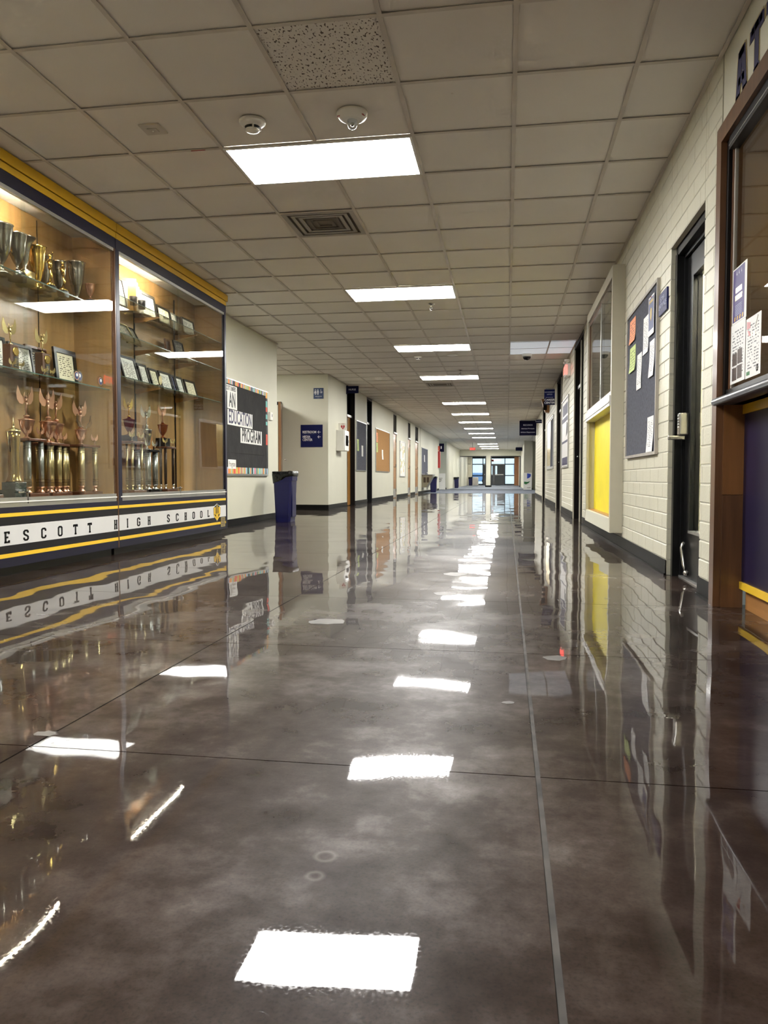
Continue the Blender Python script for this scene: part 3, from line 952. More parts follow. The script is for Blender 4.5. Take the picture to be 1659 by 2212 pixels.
# right: dark glazed doorways running up to the ceiling
def right_entry(n, y0, y1, mull):
    d = thing('door_%d' % n, (XR, (y0 + y1) / 2, 0), kind='structure')
    w = .05
    xi = XR + .07
    for (a, b) in ((y0, y0 + w), (y1 - w, y1)):
        part('door_frame', 'cream_trim', d, XR - .004, XR + .014, a, b, 0, ZC)
        part('jamb_lining', 'dark_brown', d, XR + .014, XR + .16, a, b, 0, ZC)
    if mull:
        part('door_frame', 'cream_trim', d, XR + .012, XR + .03, mull - .025, mull + .025, 0, ZC)
        part('jamb_lining', 'dark_brown', d, XR + .03, XR + .16, mull - .025, mull + .025, 0, ZC)
    part('door_frame', 'dark_brown', d, XR, XR + .14, y0 + w, y1 - w, 2.66, ZC)
    segs = [(y0 + w, y1 - w)] if not mull else [(y0 + w, mull - .025), (mull + .025, y1 - w)]
    for (a, b) in segs:
        part('transom_bar', 'alu', d, xi - .015, XR + .12, a, b, 2.04, 2.09)
        part('transom_pane', 'dark_glass', d, xi + .05, xi + .056, a, b, 2.09, 2.66)
        leaf = part('door_leaf', 'dark_brown', d, xi + .03, xi + .07, a + .003, b - .003, .008, 2.04)
        MB().tube([(xi + .03, b - .08, .98), (xi - .02, b - .08, .98), (xi - .02, b - .19, .98)], .011).build('door_handle', 'steel', leaf)
    return d
right_entry(8, 10.952, 12.548, 11.6)
right_entry(9, 15.102, 16.948, 15.75)
right_entry(10, 21.502, 23.398, 22.1)

# exterior pair
d = thing('door_11', (-1.29, YX, 0), kind='structure')
for (a, b) in ((-2.31, -1.31), (-1.27, -.26)):
    leaf = thing('door_leaf', ((a + b) / 2, YX, 0), parent=d)
    inner = b if b < -1.29 else a
    s = -1 if b < -1.29 else 1
    p0, p1 = sorted((inner + s * .12, inner + s * .30))
    part('leaf_panel', 'door_grey', leaf, a, b, YX + .02, YX + .07, .01, .98)
    part('leaf_panel', 'door_grey', leaf, a, p0, YX + .02, YX + .07, .98, 1.86)
    part('leaf_panel', 'door_grey', leaf, p1, b, YX + .02, YX + .07, .98, 1.86)
    part('leaf_panel', 'door_grey', leaf, a, b, YX + .02, YX + .07, 1.86, 1.98)
    part('vision_pane', 'pane_glass', leaf, p0, p1, YX + .04, YX + .046, .98, 1.86)
    part('panic_bar', 'steel', leaf, a + .1, b - .1, YX - .06, YX - .01, .96, 1.04)
part('wood_door', 'door_wood', d, .62, 1.00, 67.9, 68.0, 0, 2.6)

# ================================================================== CEILING FIXTURES
ORD = ['first', 'second', 'third', 'fourth', 'fifth', 'sixth', 'seventh', 'eighth', 'ninth', 'tenth', 'eleventh', 'twelfth', 'thirteenth']
def troffer(row, label):
    x0, x1 = GX - 3 * P, GX - P
    y0, y1 = GY + row * P, GY + (row + 1) * P
    t = thing('ceiling_light', ((x0 + x1) / 2, (y0 + y1) / 2, 2.725), label, 'light', 'rectangular lamps down the corridor ceiling')
    f = .022
    fr = MB()
    fr.box(x0 + .006, x1 - .006, y0 + .006, y0 + f, 2.724, 2.742); fr.box(x0 + .006, x1 - .006, y1 - f, y1 - .006, 2.724, 2.742)
    fr.box(x0 + .006, x0 + f, y0 + f, y1 - f, 2.724, 2.742); fr.box(x1 - f, x1 - .006, y0 + f, y1 - f, 2.724, 2.742)
    fr.build('lamp_frame', 'white_metal', t)
    part('lamp_lens', 'lamp_lens', t, x0 + f, x1 - f, y0 + f, y1 - f, 2.7275, 2.733)
    part('lamp_housing', 'white_metal', t, x0 + .01, x1 - .01, y0 + .01, y1 - .01, 2.745, 2.82)
    return t
troffer(-5, 'lit rectangular ceiling lamp above the viewpoint, out of the picture')
for i, r in enumerate(LAMP_ROWS[1:]):
    lab = {0: 'nearest and largest lit ceiling lamp, just beyond the smoke detector', 1: 'second lit ceiling lamp, in front of the brass sprinkler',
           2: 'third lit ceiling lamp, in front of the small white detector'}.get(i, '%s lit ceiling lamp counted from the nearest one' % ORD[i])
    troffer(r, lab)
for i, yy in enumerate((61.0, 67.0)):
    t = thing('lobby_light', (-1.3, yy, 2.70), '%s lit lamp on the entrance lobby ceiling' % ('nearer', 'farther')[i], 'light')
    part('lamp_lens', 'lobby_lamp', t, -1.9, -.7, yy - .3, yy + .3, 2.722, 2.730)
    part('lamp_frame', 'white_metal', t, -1.94, -.66, yy - .34, yy + .34, 2.730, 2.739)
# a lamp over the side passage
t = thing('ceiling_light', (-5.6, 13.3, 2.725), 'lit ceiling lamp over the side passage, hidden behind the wall', 'light')
part('lamp_lens', 'lamp_lens', t, -6.1, -5.1, 13.05, 13.55, 2.7215, 2.7265)
part('lamp_frame', 'white_metal', t, -6.13, -5.07, 13.02, 13.58, 2.7270, 2.7290)

# air grilles
def vent(k, r, label):
    x0, y0 = GX + k * P, GY + r * P
    t = thing('air_grille', (x0 + P / 2, y0 + P / 2, 2.728), label, 'vent')
    part('backing', 'vent_dust', t, x0 + .02, x0 + P - .02, y0 + .02, y0 + P - .02, 2.745, 2.75)
    fr = MB()
    for (a, b, cc, dd) in ((.012, P - .012, .012, .05), (.012, P - .012, P - .05, P - .012), (.012, .05, .05, P - .05), (P - .05, P - .012, .05, P - .05)):
        fr.box(x0 + a, x0 + b, y0 + cc, y0 + dd, 2.729, 2.738)
    fr.build('grille_frame', 'vent_grey', t)
    for j in range(4):
        q = .075 + .05 * j
        s = MB()
        for (a, b, cc, dd) in ((q, P - q, q, q + .028), (q, P - q, P - q - .028, P - q), (q, q + .028, q + .028, P - q - .028), (P - q - .028, P - q, q + .028, P - q - .028)):
            s.box(x0 + a, x0 + b, y0 + cc, y0 + dd, 2.731 + .002 * j, 2.736 + .002 * j)
        s.build('louvre_ring', 'vent_grey' if j < 2 else 'vent_dust', t)
vent(-3, 3, 'dusty grey square air grille just past the nearest ceiling lamp')
vent(-3, 21, 'small far grey air grille past the fourth ceiling lamp')

def smoke(x, y, label, s=1.0):
    t = thing('smoke_detector', (x, y, 2.68), label, 'detector')
    MB().lathe([(.078 * s, 0), (.078 * s, -.012), (.070 * s, -.020), (.05 * s, -.034), (.045 * s, -.036)][::-1], (x, y, 2.732), 24).build('detector_body', 'white_plastic', t)
    MB().lathe([(.045 * s, -.036), (.042 * s, -.050)][::-1], (x, y, 2.732), 24).build('sensing_slots', 'ink_black', t)
    MB().lathe([(.043 * s, -.050), (.040 * s, -.058), (.028 * s, -.060)][::-1], (x, y, 2.732), 24).build('detector_cap', 'white_plastic', t)
    for q in range(4):
        a = q * math.pi / 2 + .4
        MB().tube([(x + .044 * s * math.cos(a), y + .044 * s * math.sin(a), 2.698), (x + .044 * s * math.cos(a), y + .044 * s * math.sin(a), 2.680)], .006).build('cap_strut', 'white_plastic', t)
smoke(-1.49, 4.40, 'white round smoke detector left of the fire strobe')
smoke(-1.526, 13.163, 'small far smoke detector beyond the third ceiling lamp', .9)

t = thing('fire_strobe', (-.892, 4.396, 2.66), 'white round ceiling strobe with clear dome and red lettering', 'alarm')
MB().lathe([(.09, 0), (.09, -.012), (.078, -.030), (.055, -.042)][::-1], (-.892, 4.396, 2.732), 28).build('strobe_body', 'white_plastic', t)
MB().lathe([(.030, 0), (.030, -.025), (.022, -.042), (.010, -.049), (.001, -.050)][::-1], (-.892, 4.396, 2.690), 18).build('strobe_dome', 'acrylic', t)
MB().sphere((-.892, 4.396, 2.668), .012).build('flash_tube', 'silver', t)
for s, word in ((1, 'FIRE'), (-1, 'FIRE')):
    xf = Matrix.Translation((-.892 + s * .062, 4.36, 2.704)) @ Matrix.Rotation(math.pi, 4, 'X') @ Matrix.Rotation(-s * .55, 4, 'Y') @ Matrix.Rotation(s * .5, 4, 'Z')
    text('lettering', word, .026, xf, 'red_paint', t)

t = thing('speaker_plate', (-2.115, 4.41, 2.72), 'flat off-white square plate on the tile left of the smoke detector', 'speaker')
MB().box(-2.18, -2.05, 4.345, 4.475, 2.728, 2.739).build('plate', 'tee_bar', t, bevel=.003)
MB().box(-2.145, -2.085, 4.385, 4.435, 2.724, 2.728).build('raised_centre', 'tee_bar', t, bevel=.002)
MB().sphere((-2.115, 4.41, 2.723), .006).build('indicator', 'white_plastic', t)
B(-2.01, -1.915, 4.722, 4.730, 2.7285, 2.7300).build('red_tag', 'red_paint', label='short red strip stuck on a ceiling tee beside the nearest lamp', cat='tag')

def sprinkler(x, y, label):
    t = thing('sprinkler', (x, y, 2.64), label, 'sprinkler')
    MB().lathe([(.040, 0), (.040, -.006), (.012, -.010)][::-1], (x, y, 2.734), 18).build('escutcheon', 'steel', t)
    MB().lathe([(.009, -.008), (.009, -.05)][::-1], (x, y, 2.734), 10).build('stem', 'steel', t)
    for s in (-1, 1):
        MB().tube([(x + s * .010, y, 2.688), (x + s * .016, y, 2.668), (x + s * .004, y, 2.652)], .004).build('yoke_arm', 'steel', t)
    MB().lathe([(.020, 0), (.020, -.004)][::-1], (x, y, 2.652), 12).build('deflector', 'steel', t)
sprinkler(-.914, 9.25, 'metal fire sprinkler hanging just past the second ceiling lamp')
sprinkler(-.914, 14.97, 'small far fire sprinkler just before the fourth ceiling lamp')
MB().lathe([(.09, 0), (.09, -.01), (.07, -.016)][::-1], (-.934, 13.107, 2.734), 24).build('blank_cover', 'white_plastic', label='flat round white cover right of the far smoke detector', cat='cover')

t = thing('dome_camera', (.313, 13.2, 2.62), 'white security camera with black dome under the ceiling at right', 'camera')
MB().lathe([(.085, 0), (.085, -.03), (.075, -.05)][::-1], (.313, 13.2, 2.734), 24).build('camera_body', 'white_plastic', t)
MB().lathe([(.068, -.05), (.06, -.08), (.035, -.10), (.001, -.108)][::-1], (.313, 13.2, 2.734), 20).build('camera_dome', 'marble_black', t)

# ================================================================== TROPHY CASES (left)
XF, XB = -3.19, -3.56           # face and back of the cases
def strip_panel(t, y0, y1, z0, z1, mat, name, proud=0.0):
    return part(name, mat, t, XF - .03, XF + proud, y0, y1, z0, z1)

def trophy_case(y0, y1, split, shelves, led, label, brackets):
    t = thing('trophy_case', (-3.38, (y0 + y1) / 2, 0), label, 'display case', 'pair of built-in trophy cases')
    part('back_panel', 'maple', t, XB - .006, XB + .004, y0, y1, .10, 2.70)
    part('side_panel', 'maple', t, XB + .004, XF - .034, y0, y0 + .018, .10, 2.70)
    part('side_panel', 'maple', t, XB + .004, XF - .034, y1 - .018, y1, .10, 2.70)
    part('deck', 'maple', t, XB + .004, XF - .034, y0 + .018, y1 - .018, .46, .498)
    part('canopy', 'case_white', t, XB + .004, XF - .034, y0 + .018, y1 - .018, 2.62, 2.64)
    # base: navy board with painted bands, black toe kick
    part('toe_kick', 'toe_black', t, XB, XF - .05, y0 + (.0 if y0 < 5 else .0), y1 - .04, 0, .062)
    strip_panel(t, y0, y1, .062, .123, 'navy', 'base_board')
    strip_panel(t, y0, y1, .123, .150, 'school_yellow', 'yellow_band', .001)
    strip_panel(t, y0, y1, .150, .203, 'near_black_navy', 'base_board')
    strip_panel(t, y0, y1, .203, .332, 'case_white', 'white_band', .001)
    strip_panel(t, y0, y1, .332, .388, 'near_black_navy', 'base_board')
    strip_panel(t, y0, y1, .388, .412, 'school_yellow', 'yellow_band', .001)
    strip_panel(t, y0, y1, .412, .450, 'navy', 'base_board')
    part('bottom_track', 'alu', t, XF - .034, XF - .002, y0 + .03, y1 - .03, .450, .512)
    part('track_lip', 'white_metal', t, XF - .002, XF + .004, y0 + .03, y1 - .03, .480, .488)
    # stiles, fascia, yellow crown
    part('stile', 'navy', t, XF - .032, XF + .002, y0, y0 + (.055 if y0 > 5 else .02), .45, 2.52)
    part('stile', 'navy' if y1 > 8 else 'walnut_trim', t, XF - .032, XF + .002, y1 - (.045 if y1 > 8 else .014), y1, .0625, 2.52)
    part('top_track', 'alu', t, XF - .032, XF - .002, y0 + .02, y1 - .02, 2.496, 2.521)
    part('fascia', 'navy', t, XF - .032, XF + .003, y0, y1, 2.521, 2.604)
    part('crown_board', 'yellow_gold', t, XF - .034, XF + .008, y0, y1, 2.604, 2.650)
    part('crown_groove', 'dark_brown', t, XF - .03, XF + .002, y0, y1, 2.650, 2.656)
    part('crown_board', 'yellow_gold', t, XF - .05, XF + .016, y0, y1 + (.03 if y1 > 8 else 0), 2.656, 2.727)
    # sliding glass
    part('glass_pane', 'case_glass', t, XF - .026, XF - .021, y0 + .02, split + .03, .512, 2.496)
    part('glass_pane', 'case_glass', t, XF - .014, XF - .009, split - .03, y1 - .02, .512, 2.496)
    lock = thing('showcase_lock', (XF - .005, split - .02, .50), parent=t)
    part('lock_rail', 'steel', lock, XF - .009, XF - .002, split - .035, split - .025, .47, .56)
    MB().tube([(XF - .002, split - .03, .545), (XF + .02, split - .05, .545)], .006).build('lock_plug', 'steel', lock)
    part('lock_bar', 'steel', lock, XF - .009, XF - .003, split - .12, split - .035, .540, .550)
    for (za, thick) in shelves:
        part('glass_shelf', 'shelf_glass', t, XB + .012, XF - .05, y0 + .03, y1 - .03, za - thick, za)
        part('shelf_edge', 'shelf_edge', t, XF - .05, XF - .0485, y0 + .03, y1 - .03, za - thick, za)
        for yb in brackets:
            bk = MB(panel_xf('F', (XB + .006, yb + .006, za - thick)))
            bk.prism([(0, 0), (.26, 0), (.26, -.010), (.03, -.05), (0, -.05)], 0, .012)
            bk.build('shelf_bracket', 'oak_base', t)
    for yb in brackets:
        part('shelf_standard', 'dark_brown', t, XB + .004, XB + .014, yb - .008, yb + .008, .52, 2.55)
    if not brackets:
        part('panel_joint', 'dark_brown', t, XB + .004, XB + .007, 5.42, 5.428, .50, 2.6)
        part('panel_joint', 'dark_brown', t, XB + .004, XB + .007, 4.2, 4.208, .50, 2.6)
    part('light_strip', 'led_strip', t, XF - .076, XF - .064, led[0], led[1], 2.5255, 2.5385)
    part('strip_channel', 'alu', t, XF - .082, XF - .058, led[0] - .02, led[1] + .02, 2.5385, 2.546)
    return t
case1 = trophy_case(3.47, 5.930, 4.745, [(2.015, .008), (1.370, .008)], (3.6, 5.10), 'nearer trophy case with navy base, lettered white band, gold and bronze cups', [])
case2 = trophy_case(5.936, 8.430, 7.19, [(2.185, .007), (1.875, .007), (1.510, .007)], (6.24, 7.32), 'farther trophy case with three bracketed glass shelves of framed certificates', [6.95, 7.85])
part('end_panel', 'near_black_navy', case2, XB, XF - .034, 8.424, 8.432, .0625, 2.604)

# lettering on the white band: one letter per 0.2 m
yl = 4.483 - .4
for ch in 'PRESCOTT HIGH SCHOOL':
    if ch != ' ':
        cs = case1 if yl < 5.93 else case2
        w = .058 if ch not in 'I' else .058
        glyph(ch, .074, w, panel_xf('L', (XF + .001, yl, .220)), 0, .0012, 1.25).build('letter', 'ink_black', cs)
    yl += .199
# crest at the end of the band
XFc = panel_xf('L', (XF + .002, 8.105, .164))
out = [(0, 0), (.055, .045), (.10, .075), (.105, .15), (.075, .162), (.05, .168), (0, .188), (-.05, .168), (-.075, .162), (-.105, .15), (-.10, .075), (-.055, .045)]
cr = MB(XFc).prism([(x * 1.06, (y - .09) * 1.06 + .09) for x, y in out], 0, .0010).build('crest_border', 'white_ink', case2)
MB(XFc).prism(out, .0010, .0018).build('crest_field', 'ink_black', cr)
gold_bits = MB(XFc)
for x in (-.082, -.052, .052, .082):
    gold_bits.prism([(x - .012, .06 + abs(x) * .2), (x + .012, .06 + abs(x) * .2), (x + .012, .155), (x - .012, .155)], .0018, .0026)
for s in (-1, 1):
    gold_bits.prism([(s * .09, .075), (s * .09, .055), (0, .005), (0, .025)], .0018, .0026)
    gold_bits.prism([(s * .006, .03), (s * .03, .052), (s * .03, .09), (s * .006, .07)], .0018, .0026)
gold_bits.prism([(-.010, .03), (.010, .03), (.010, .175), (-.010, .175)], .0018, .0026)
gold_bits.build('crest_bars', 'school_yellow', cr)
pl = MB(panel_xf('L', (XF + .002, 8.28, .142))).box(-.065, .065, -.052, .056, 0, .004).build('name_plate', 'column_brass', case2)
for i, wdt in enumerate((.045, .05, .03, .05, .04)):
    MB(panel_xf('L', (XF + .006, 8.28, .18 - .018 * i))).box(-wdt, wdt, -.003, .003, 0, .0006).build('engraved_line', 'plaque_wood', pl)

# ------------------------------------------------------------------ trophies
def statuette(mb, h):
    """winged figure with raised arms, drawn about the origin, facing local +w"""
    h0 = len(mb.v); keep = mb.xf; mb.xf = None
    mb.lathe([(.085 * h, 0), (.08 * h, .03 * h), (.03 * h, .07 * h), (.018 * h, .12 * h)], (0, 0, 0), 10)
    mb.tube([(0, 0, .10 * h), (.012 * h, 0, .25 * h), (-.008 * h, 0, .42 * h), (0, 0, .52 * h)], [.020 * h, .024 * h, .034 * h, .030 * h], 7)
    mb.tube([(0, 0, .50 * h), (.004 * h, 0, .58 * h), (0, 0, .66 * h)], [.030 * h, .042 * h, .036 * h], 7)
    mb.sphere((0, 0, .72 * h), .032 * h, 8, 5)
    for s in (-1, 1):
        mb.tube([(s * .035 * h, 0, .64 * h), (s * .075 * h, .01 * h, .74 * h), (s * .06 * h, .02 * h, .86 * h)], [.014 * h, .012 * h, .009 * h], 6)
        w = [(0.02, .54), (.09, .43), (.19, .46), (.27, .60), (.29, .82), (.24, 1.10), (.19, .92), (.14, .78), (.08, .70), (.03, .68)]
        vs = [(s * x * h, -.02 * h - .05 * h * x, z * h) for x, z in w] + [(s * x * h, -.035 * h - .05 * h * x, z * h) for x, z in w]
        n = len(w)
        mb._add(vs, [tuple(range(n)), tuple(range(2 * n - 1, n - 1, -1))] + [(i, (i + 1) % n, n + (i + 1) % n, n + i) for i in range(n)])
    for i in range(h0, len(mb.v)):
        p = mb.v[i]; q = Vector((p.x * 1.15, p.y * 1.5, p.z))
        mb.v[i] = keep @ q if keep is not None else q
    mb.xf = keep
    return mb

def rot_at(x, y, z, ang):
    # local y points away from the viewer side; ang turns the piece about the vertical
    return Matrix.Translation((x, y, z)) @ Matrix.Rotation(-math.pi / 2 + ang, 4, 'Z')

CUPS = {
    'lid': [(.002, 0), (.46, 0), (.5, .02), (.30, .05), (.13, .12), (.10, .20), (.22, .30), (.40, .52), (.50, .80), (.52, .98), (.60, 1.0), (.60, 1.02), (.40, 1.06), (.18, 1.12), (.10, 1.2), (.06, 1.24)],
    'open': [(.002, 0), (.42, 0), (.42, .03), (.20, .07), (.09, .14), (.09, .22), (.20, .30), (.36, .48), (.46, .72), (.50, .97), (.54, 1.0), (.47, 1.0), (.42, .72), (.30, .46), (.002, .34)],
    'flute': [(.002, 0), (.36, 0), (.36, .04), (.12, .10), (.08, .18), (.13, .30), (.20, .55), (.28, .80), (.50, .98), (.52, 1.0), (.46, .99), (.22, .78), (.002, .5)],
    'tall': [(.002, 0), (.34, 0), (.34, .05), (.14, .10), (.10, .16), (.20, .26), (.33, .50), (.40, .80), (.44, .97), (.48, 1.0), (.42, 1.0), (.36, .78), (.002, .4)],
}

def cup(parent, x, y, z, h, w, kind, mat, handles=True, name='cup'):
    w = w * (1.25 if kind != 'lid' else 1.1)
    prof = [(r * w, zz * h) for r, zz in CUPS[kind]]
    o = MB().lathe(prof, (x, y, z), 20).build(name, mat, parent)
    if handles:
        for s in (-1, 1):
            k = .46 * w
            MB().tube([(x, y + s * k, z + .90 * h), (x, y + s * (k + .18 * w), z + .95 * h), (x, y + s * (k + .24 * w), z + .78 * h), (x, y + s * (k + .12 * w), z + .55 * h), (x, y + s * (.30 * w), z + .42 * h)], .028 * w, 6).build('handle', mat, o)
    return o

def small_eagle(parent, x, y, z, h, mat):
    m = MB(rot_at(x, y, z, -.7))
    statuette(m, h)
    return m.build('ornament', mat, parent)

def column_trophy(y, x, label, deck_z, span, deep, cup_kind, cup_mat, cup_h, cup_w, fig_h, col_mat, foot_mat, orn_mat, colr, cols=4, base_mat='plaque_wood', wings=False, box=None, cup_dy=0.0, fig_mat=None):
    z0 = .500
    t = thing('column_trophy', (x, y, z0), label, 'trophy', 'tall column trophies on the case floors')
    MB().box(x - deep / 2 - .02, x + deep / 2 + .02, y - span / 2 - .02, y + span / 2 + .02, z0, z0 + .032).build('base', base_mat, t, bevel=.004)
    pos = [(x + sx * (deep / 2 - colr), y + sy * (span / 2 - colr)) for sx in (1, -1) for sy in (-1, 1)][:cols]
    for (cx, cy) in pos:
        MB().lathe([(colr * 1.15, 0), (colr * 1.2, .006), (colr * .5, .018), (colr * .5, .03), (colr * 1.1, .045)], (cx, cy, z0 + .032), 14).build('column_foot', foot_mat, t)
        cl = MB().lathe([(colr, .045), (colr, deck_z - z0 - .032)], (cx, cy, z0 + .032), 16).build('column', col_mat, t)
        hh = deck_z - z0 - .077
        for q in (.10, .16, .84, .90):
            MB().lathe([(colr * 1.01, 0), (colr * 1.01, .0025)], (cx, cy, z0 + .077 + hh * q), 16).build('band', 'column_dark', cl)
        MB().lathe([(colr * 1.012, 0), (colr * 1.012, .03)], (cx, cy, z0 + .077 + hh * .48), 16, 1, .5).build('emblem', 'column_dark', cl)
    MB().box(x - deep / 2 - .01, x + deep / 2 + .01, y - span / 2 - .01, y + span / 2 + .01, deck_z, deck_z + .018).build('deck', base_mat, t, bevel=.003)
    zt = deck_z + .018
    if box:
        MB().box(x - .05, x + .05, y - .06, y + .06, zt, zt + box).build('pedestal', 'marble_black', t, bevel=.003)
        zt2 = zt + box
    else:
        zt2 = zt
    cup(t, x, y + cup_dy, zt2, cup_h, cup_w, cup_kind, cup_mat)
    m = MB(rot_at(x, y + cup_dy, zt2 + cup_h * 1.2, -.40))
    statuette(m, fig_h).build('winged_figure', fig_mat or orn_mat, t)
    if wings:
        for s in (-1, 1):
            w = MB(panel_xf('L', (x + .03, y + cup_dy + s * .03, zt2 + cup_h * 1.12)))
            w.prism([(0, 0), (s * .05, .01), (s * .085, .05), (s * .07, .11), (s * .055, .06), (s * .03, .045)][::s], -.004, .004)
            w.build('silver_wing', 'silver', t)
    for (cx, cy) in pos[:2]:
        small_eagle(t, cx, cy, zt, .085, orn_mat)
    return t

t = thing('lidded_cup', (-3.34, 4.784, .5), 'tall brass lidded cup with spire on green marble, left of the lock', 'trophy')
MB().box(-3.40, -3.28, 4.71, 4.858, .500, .560).build('plinth', 'marble_green', t, bevel=.003)
MB().box(-3.39, -3.29, 4.72, 4.848, .560, .612).build('plinth', 'marble_green', t, bevel=.003)
MB().lathe([(.055, 0), (.05, .012), (.043, .03), (.038, .045), (.036, .06), (.038, .22), (.044, .30), (.046, .345)], (-3.34, 4.784, .612), 24).build('cup', 'brass_dark', t)
MB().lathe([(.050, 0), (.050, .008), (.030, .022), (.010, .030), (.008, .045), (.012, .05), (.004, .07), (.001, .115)], (-3.34, 4.784, .957), 20).build('lid', 'pale_gold', t)
for s in (-1, 1):
    MB().tube([(-3.34, 4.784 + s * .042, .90), (-3.34, 4.784 + s * .062, .95), (-3.34, 4.784 + s * .055, .87), (-3.34, 4.784 + s * .040, .82)], .005).build('handle', 'brass_dark', t)

column_trophy(4.50, -3.40, 'bronze column trophy partly cut off at the left picture edge', .88, .19, .16, 'lid', 'bronze', .13, .085, .20, 'column_silver', 'bronze', 'bronze', .020)
column_trophy(5.065, -3.43, 'bronze winged cup on silver columns, just right of the lidded cup', .905, .19, .16, 'lid', 'bronze', .135, .090, .20, 'column_silver', 'bronze', 'bronze', .019)
column_trophy(5.285, -3.40, 'larger bronze winged cup on thick pale columns, centre of its case', .885, .15, .14, 'lid', 'bronze', .155, .100, .20, 'column_brass', 'bronze', 'bronze', .024)
column_trophy(5.450, -3.44, 'slim bronze winged cup behind and right of the larger one', .885, .12, .12, 'lid', 'bronze', .150, .090, .20, 'column_brass', 'bronze', 'bronze', .022)
column_trophy(5.745, -3.41, 'column trophy with silver wings and bronze eagle at right of its case', .890, .24, .17, 'lid', 'bronze', .120, .075, .20, 'column_brass', 'bronze', 'bronze', .021, wings=True)
column_trophy(6.53, -3.40, 'dark red cup on thin brass rods at left of the farther case', .955, .20, .17, 'lid', 'red_enamel', .140, .085, .16, 'column_brass', 'pale_gold', 'pale_gold', .012, box=.055, fig_mat='gold')
column_trophy(6.83, -3.38, 'silver cup trophy on wide pale silver columns', .890, .20, .15, 'lid', 'silver', .185, .085, .19, 'column_silver', 'silver', 'silver', .027, base_mat='dark_brown')
column_trophy(7.22, -3.40, 'amber cup on a black pedestal over dark and silver rods', .935, .20, .16, 'lid', 'amber_enamel', .130, .085, .16, 'column_dark', 'silver', 'pale_gold', .014, box=.085, fig_mat='bronze')
B(-3.47, -3.42, 6.86, 7.0, .502, .78).build('wood_plaque', 'maple', label='plain tan wooden block behind the silver column trophy', cat='plaque')
t = thing('glass_award', (-3.47, 6.99, .90), 'small pale glass award standing on a tan box', 'award')
part('box', 'oak_base', t, -3.53, -3.44, 6.92, 7.08, .502, 1.04)
MB().prism([(-3.5, 6.98), (-3.47, 6.98), (-3.47, 7.02), (-3.5, 7.02)], 1.04, 1.15).build('award_body', 'acrylic', t)

# --- cups on the upper shelf of the nearer case
SH = 2.015
def shelf_cup(y, x, h, w, kind, mat, label, base=0.0, base_mat='marble_black', handles=True):
    t = thing('loving_cup', (x, y, SH), label, 'trophy', 'old cups on the upper shelf')
    if base:
        MB().lathe([(w * .55, 0), (w * .55, base)], (x, y, SH), 18).build('base', base_mat, t)
    cup(t, x, y, SH + base, h - base, w, kind, mat, handles)
    return t
shelf_cup(4.55, -3.38, .30, .115, 'open', 'pewter', 'pewter cup cut off at the left picture edge on the upper shelf')
shelf_cup(4.765, -3.39, .335, .125, 'open', 'pewter', 'largest grey two-handled cup at left of the upper shelf', .0)
shelf_cup(4.935, -3.39, .325, .110, 'open', 'pewter', 'grey two-handled cup on a dark base, second along the upper shelf', .05)
shelf_cup(5.055, -3.41, .34, .120, 'flute', 'pewter', 'grey trumpet-shaped cup on a brass base on the upper shelf', .09, 'column_brass', False)
shelf_cup(5.185, -3.40, .31, .115, 'tall', 'gold', 'shiny gold cup behind the first gold figure', .0)
shelf_cup(5.375, -3.46, .30, .10, 'tall', 'pewter', 'grey cup behind the second gold figure', .0)
shelf_cup(5.530, -3.44, .30, .10, 'tall', 'pewter', 'slender grey cup left of the last large cup', .0, handles=False)
shelf_cup(5.735, -3.42, .35, .125, 'tall', 'pewter', 'tall steel-grey cup at the right end of the upper shelf', .03)
shelf_cup(5.835, -3.36, .20, .062, 'open', 'bronze', 'tiny copper cup on a black base beside the last tall cup', .075)
def athlete(y, x, h, label):
    t = thing('figure_trophy', (x, y, SH), label, 'trophy')
    MB().box(x - .03, x + .03, y - .03, y + .03, SH, SH + .045).build('base', 'marble_black', t, bevel=.002)
    MB().lathe([(.034, 0), (.034, .008), (.02, .018), (.015, .03)], (x, y, SH + .045), 14).build('collar', 'gold', t)
    z = SH + .075; k = h - .075
    m = MB(rot_at(x, y, z, .4))
    for s in (-1, 1):
        m.tube([(s * .10 * k * .5, 0, 0), (s * .11 * k * .5, .01, .22 * k), (s * .07 * k * .5, 0, .46 * k)], [.028 * k, .04 * k, .052 * k], 7)
        m.tube([(s * .10 * k, 0, .74 * k), (s * .17 * k, -.02, .62 * k), (s * .08 * k, .05 * k, .55 * k)] if s > 0 else [(-.10 * k, 0, .74 * k), (-.17 * k, 0, .88 * k), (-.06 * k, .02, 1.02 * k)], [.034 * k, .028 * k, .02 * k], 7)
    m.tube([(0, 0, .44 * k), (0, 0, .58 * k), (0, 0, .76 * k)], [.07 * k, .075 * k, .10 * k], 9)
    m.tube([(0, 0, .76 * k), (0, 0, .82 * k)], [.04 * k, .03 * k], 7)
    m.sphere((0, 0, .885 * k), .058 * k, 10, 6, 1.15)
    m.build('athlete_figure', 'gold', t)
athlete(5.25, -3.34, .285, 'gold athlete figure on a dark base in front of the gold cup')
athlete(5.415, -3.34, .275, 'gold athlete figure with raised arm near the shelf middle')
B(XB + .005, XB + .014, 5.30, 5.312, 2.02, 2.40).build('wooden_stick', 'maple', label='thin upright wooden slat leaning on the back of the upper shelf', cat='stick')
B(-3.50, -3.43, 5.30, 5.40, SH + .001, SH + .075).build('dark_box', 'plaque_wood', label='small dark box between the two gold figures', cat='box')

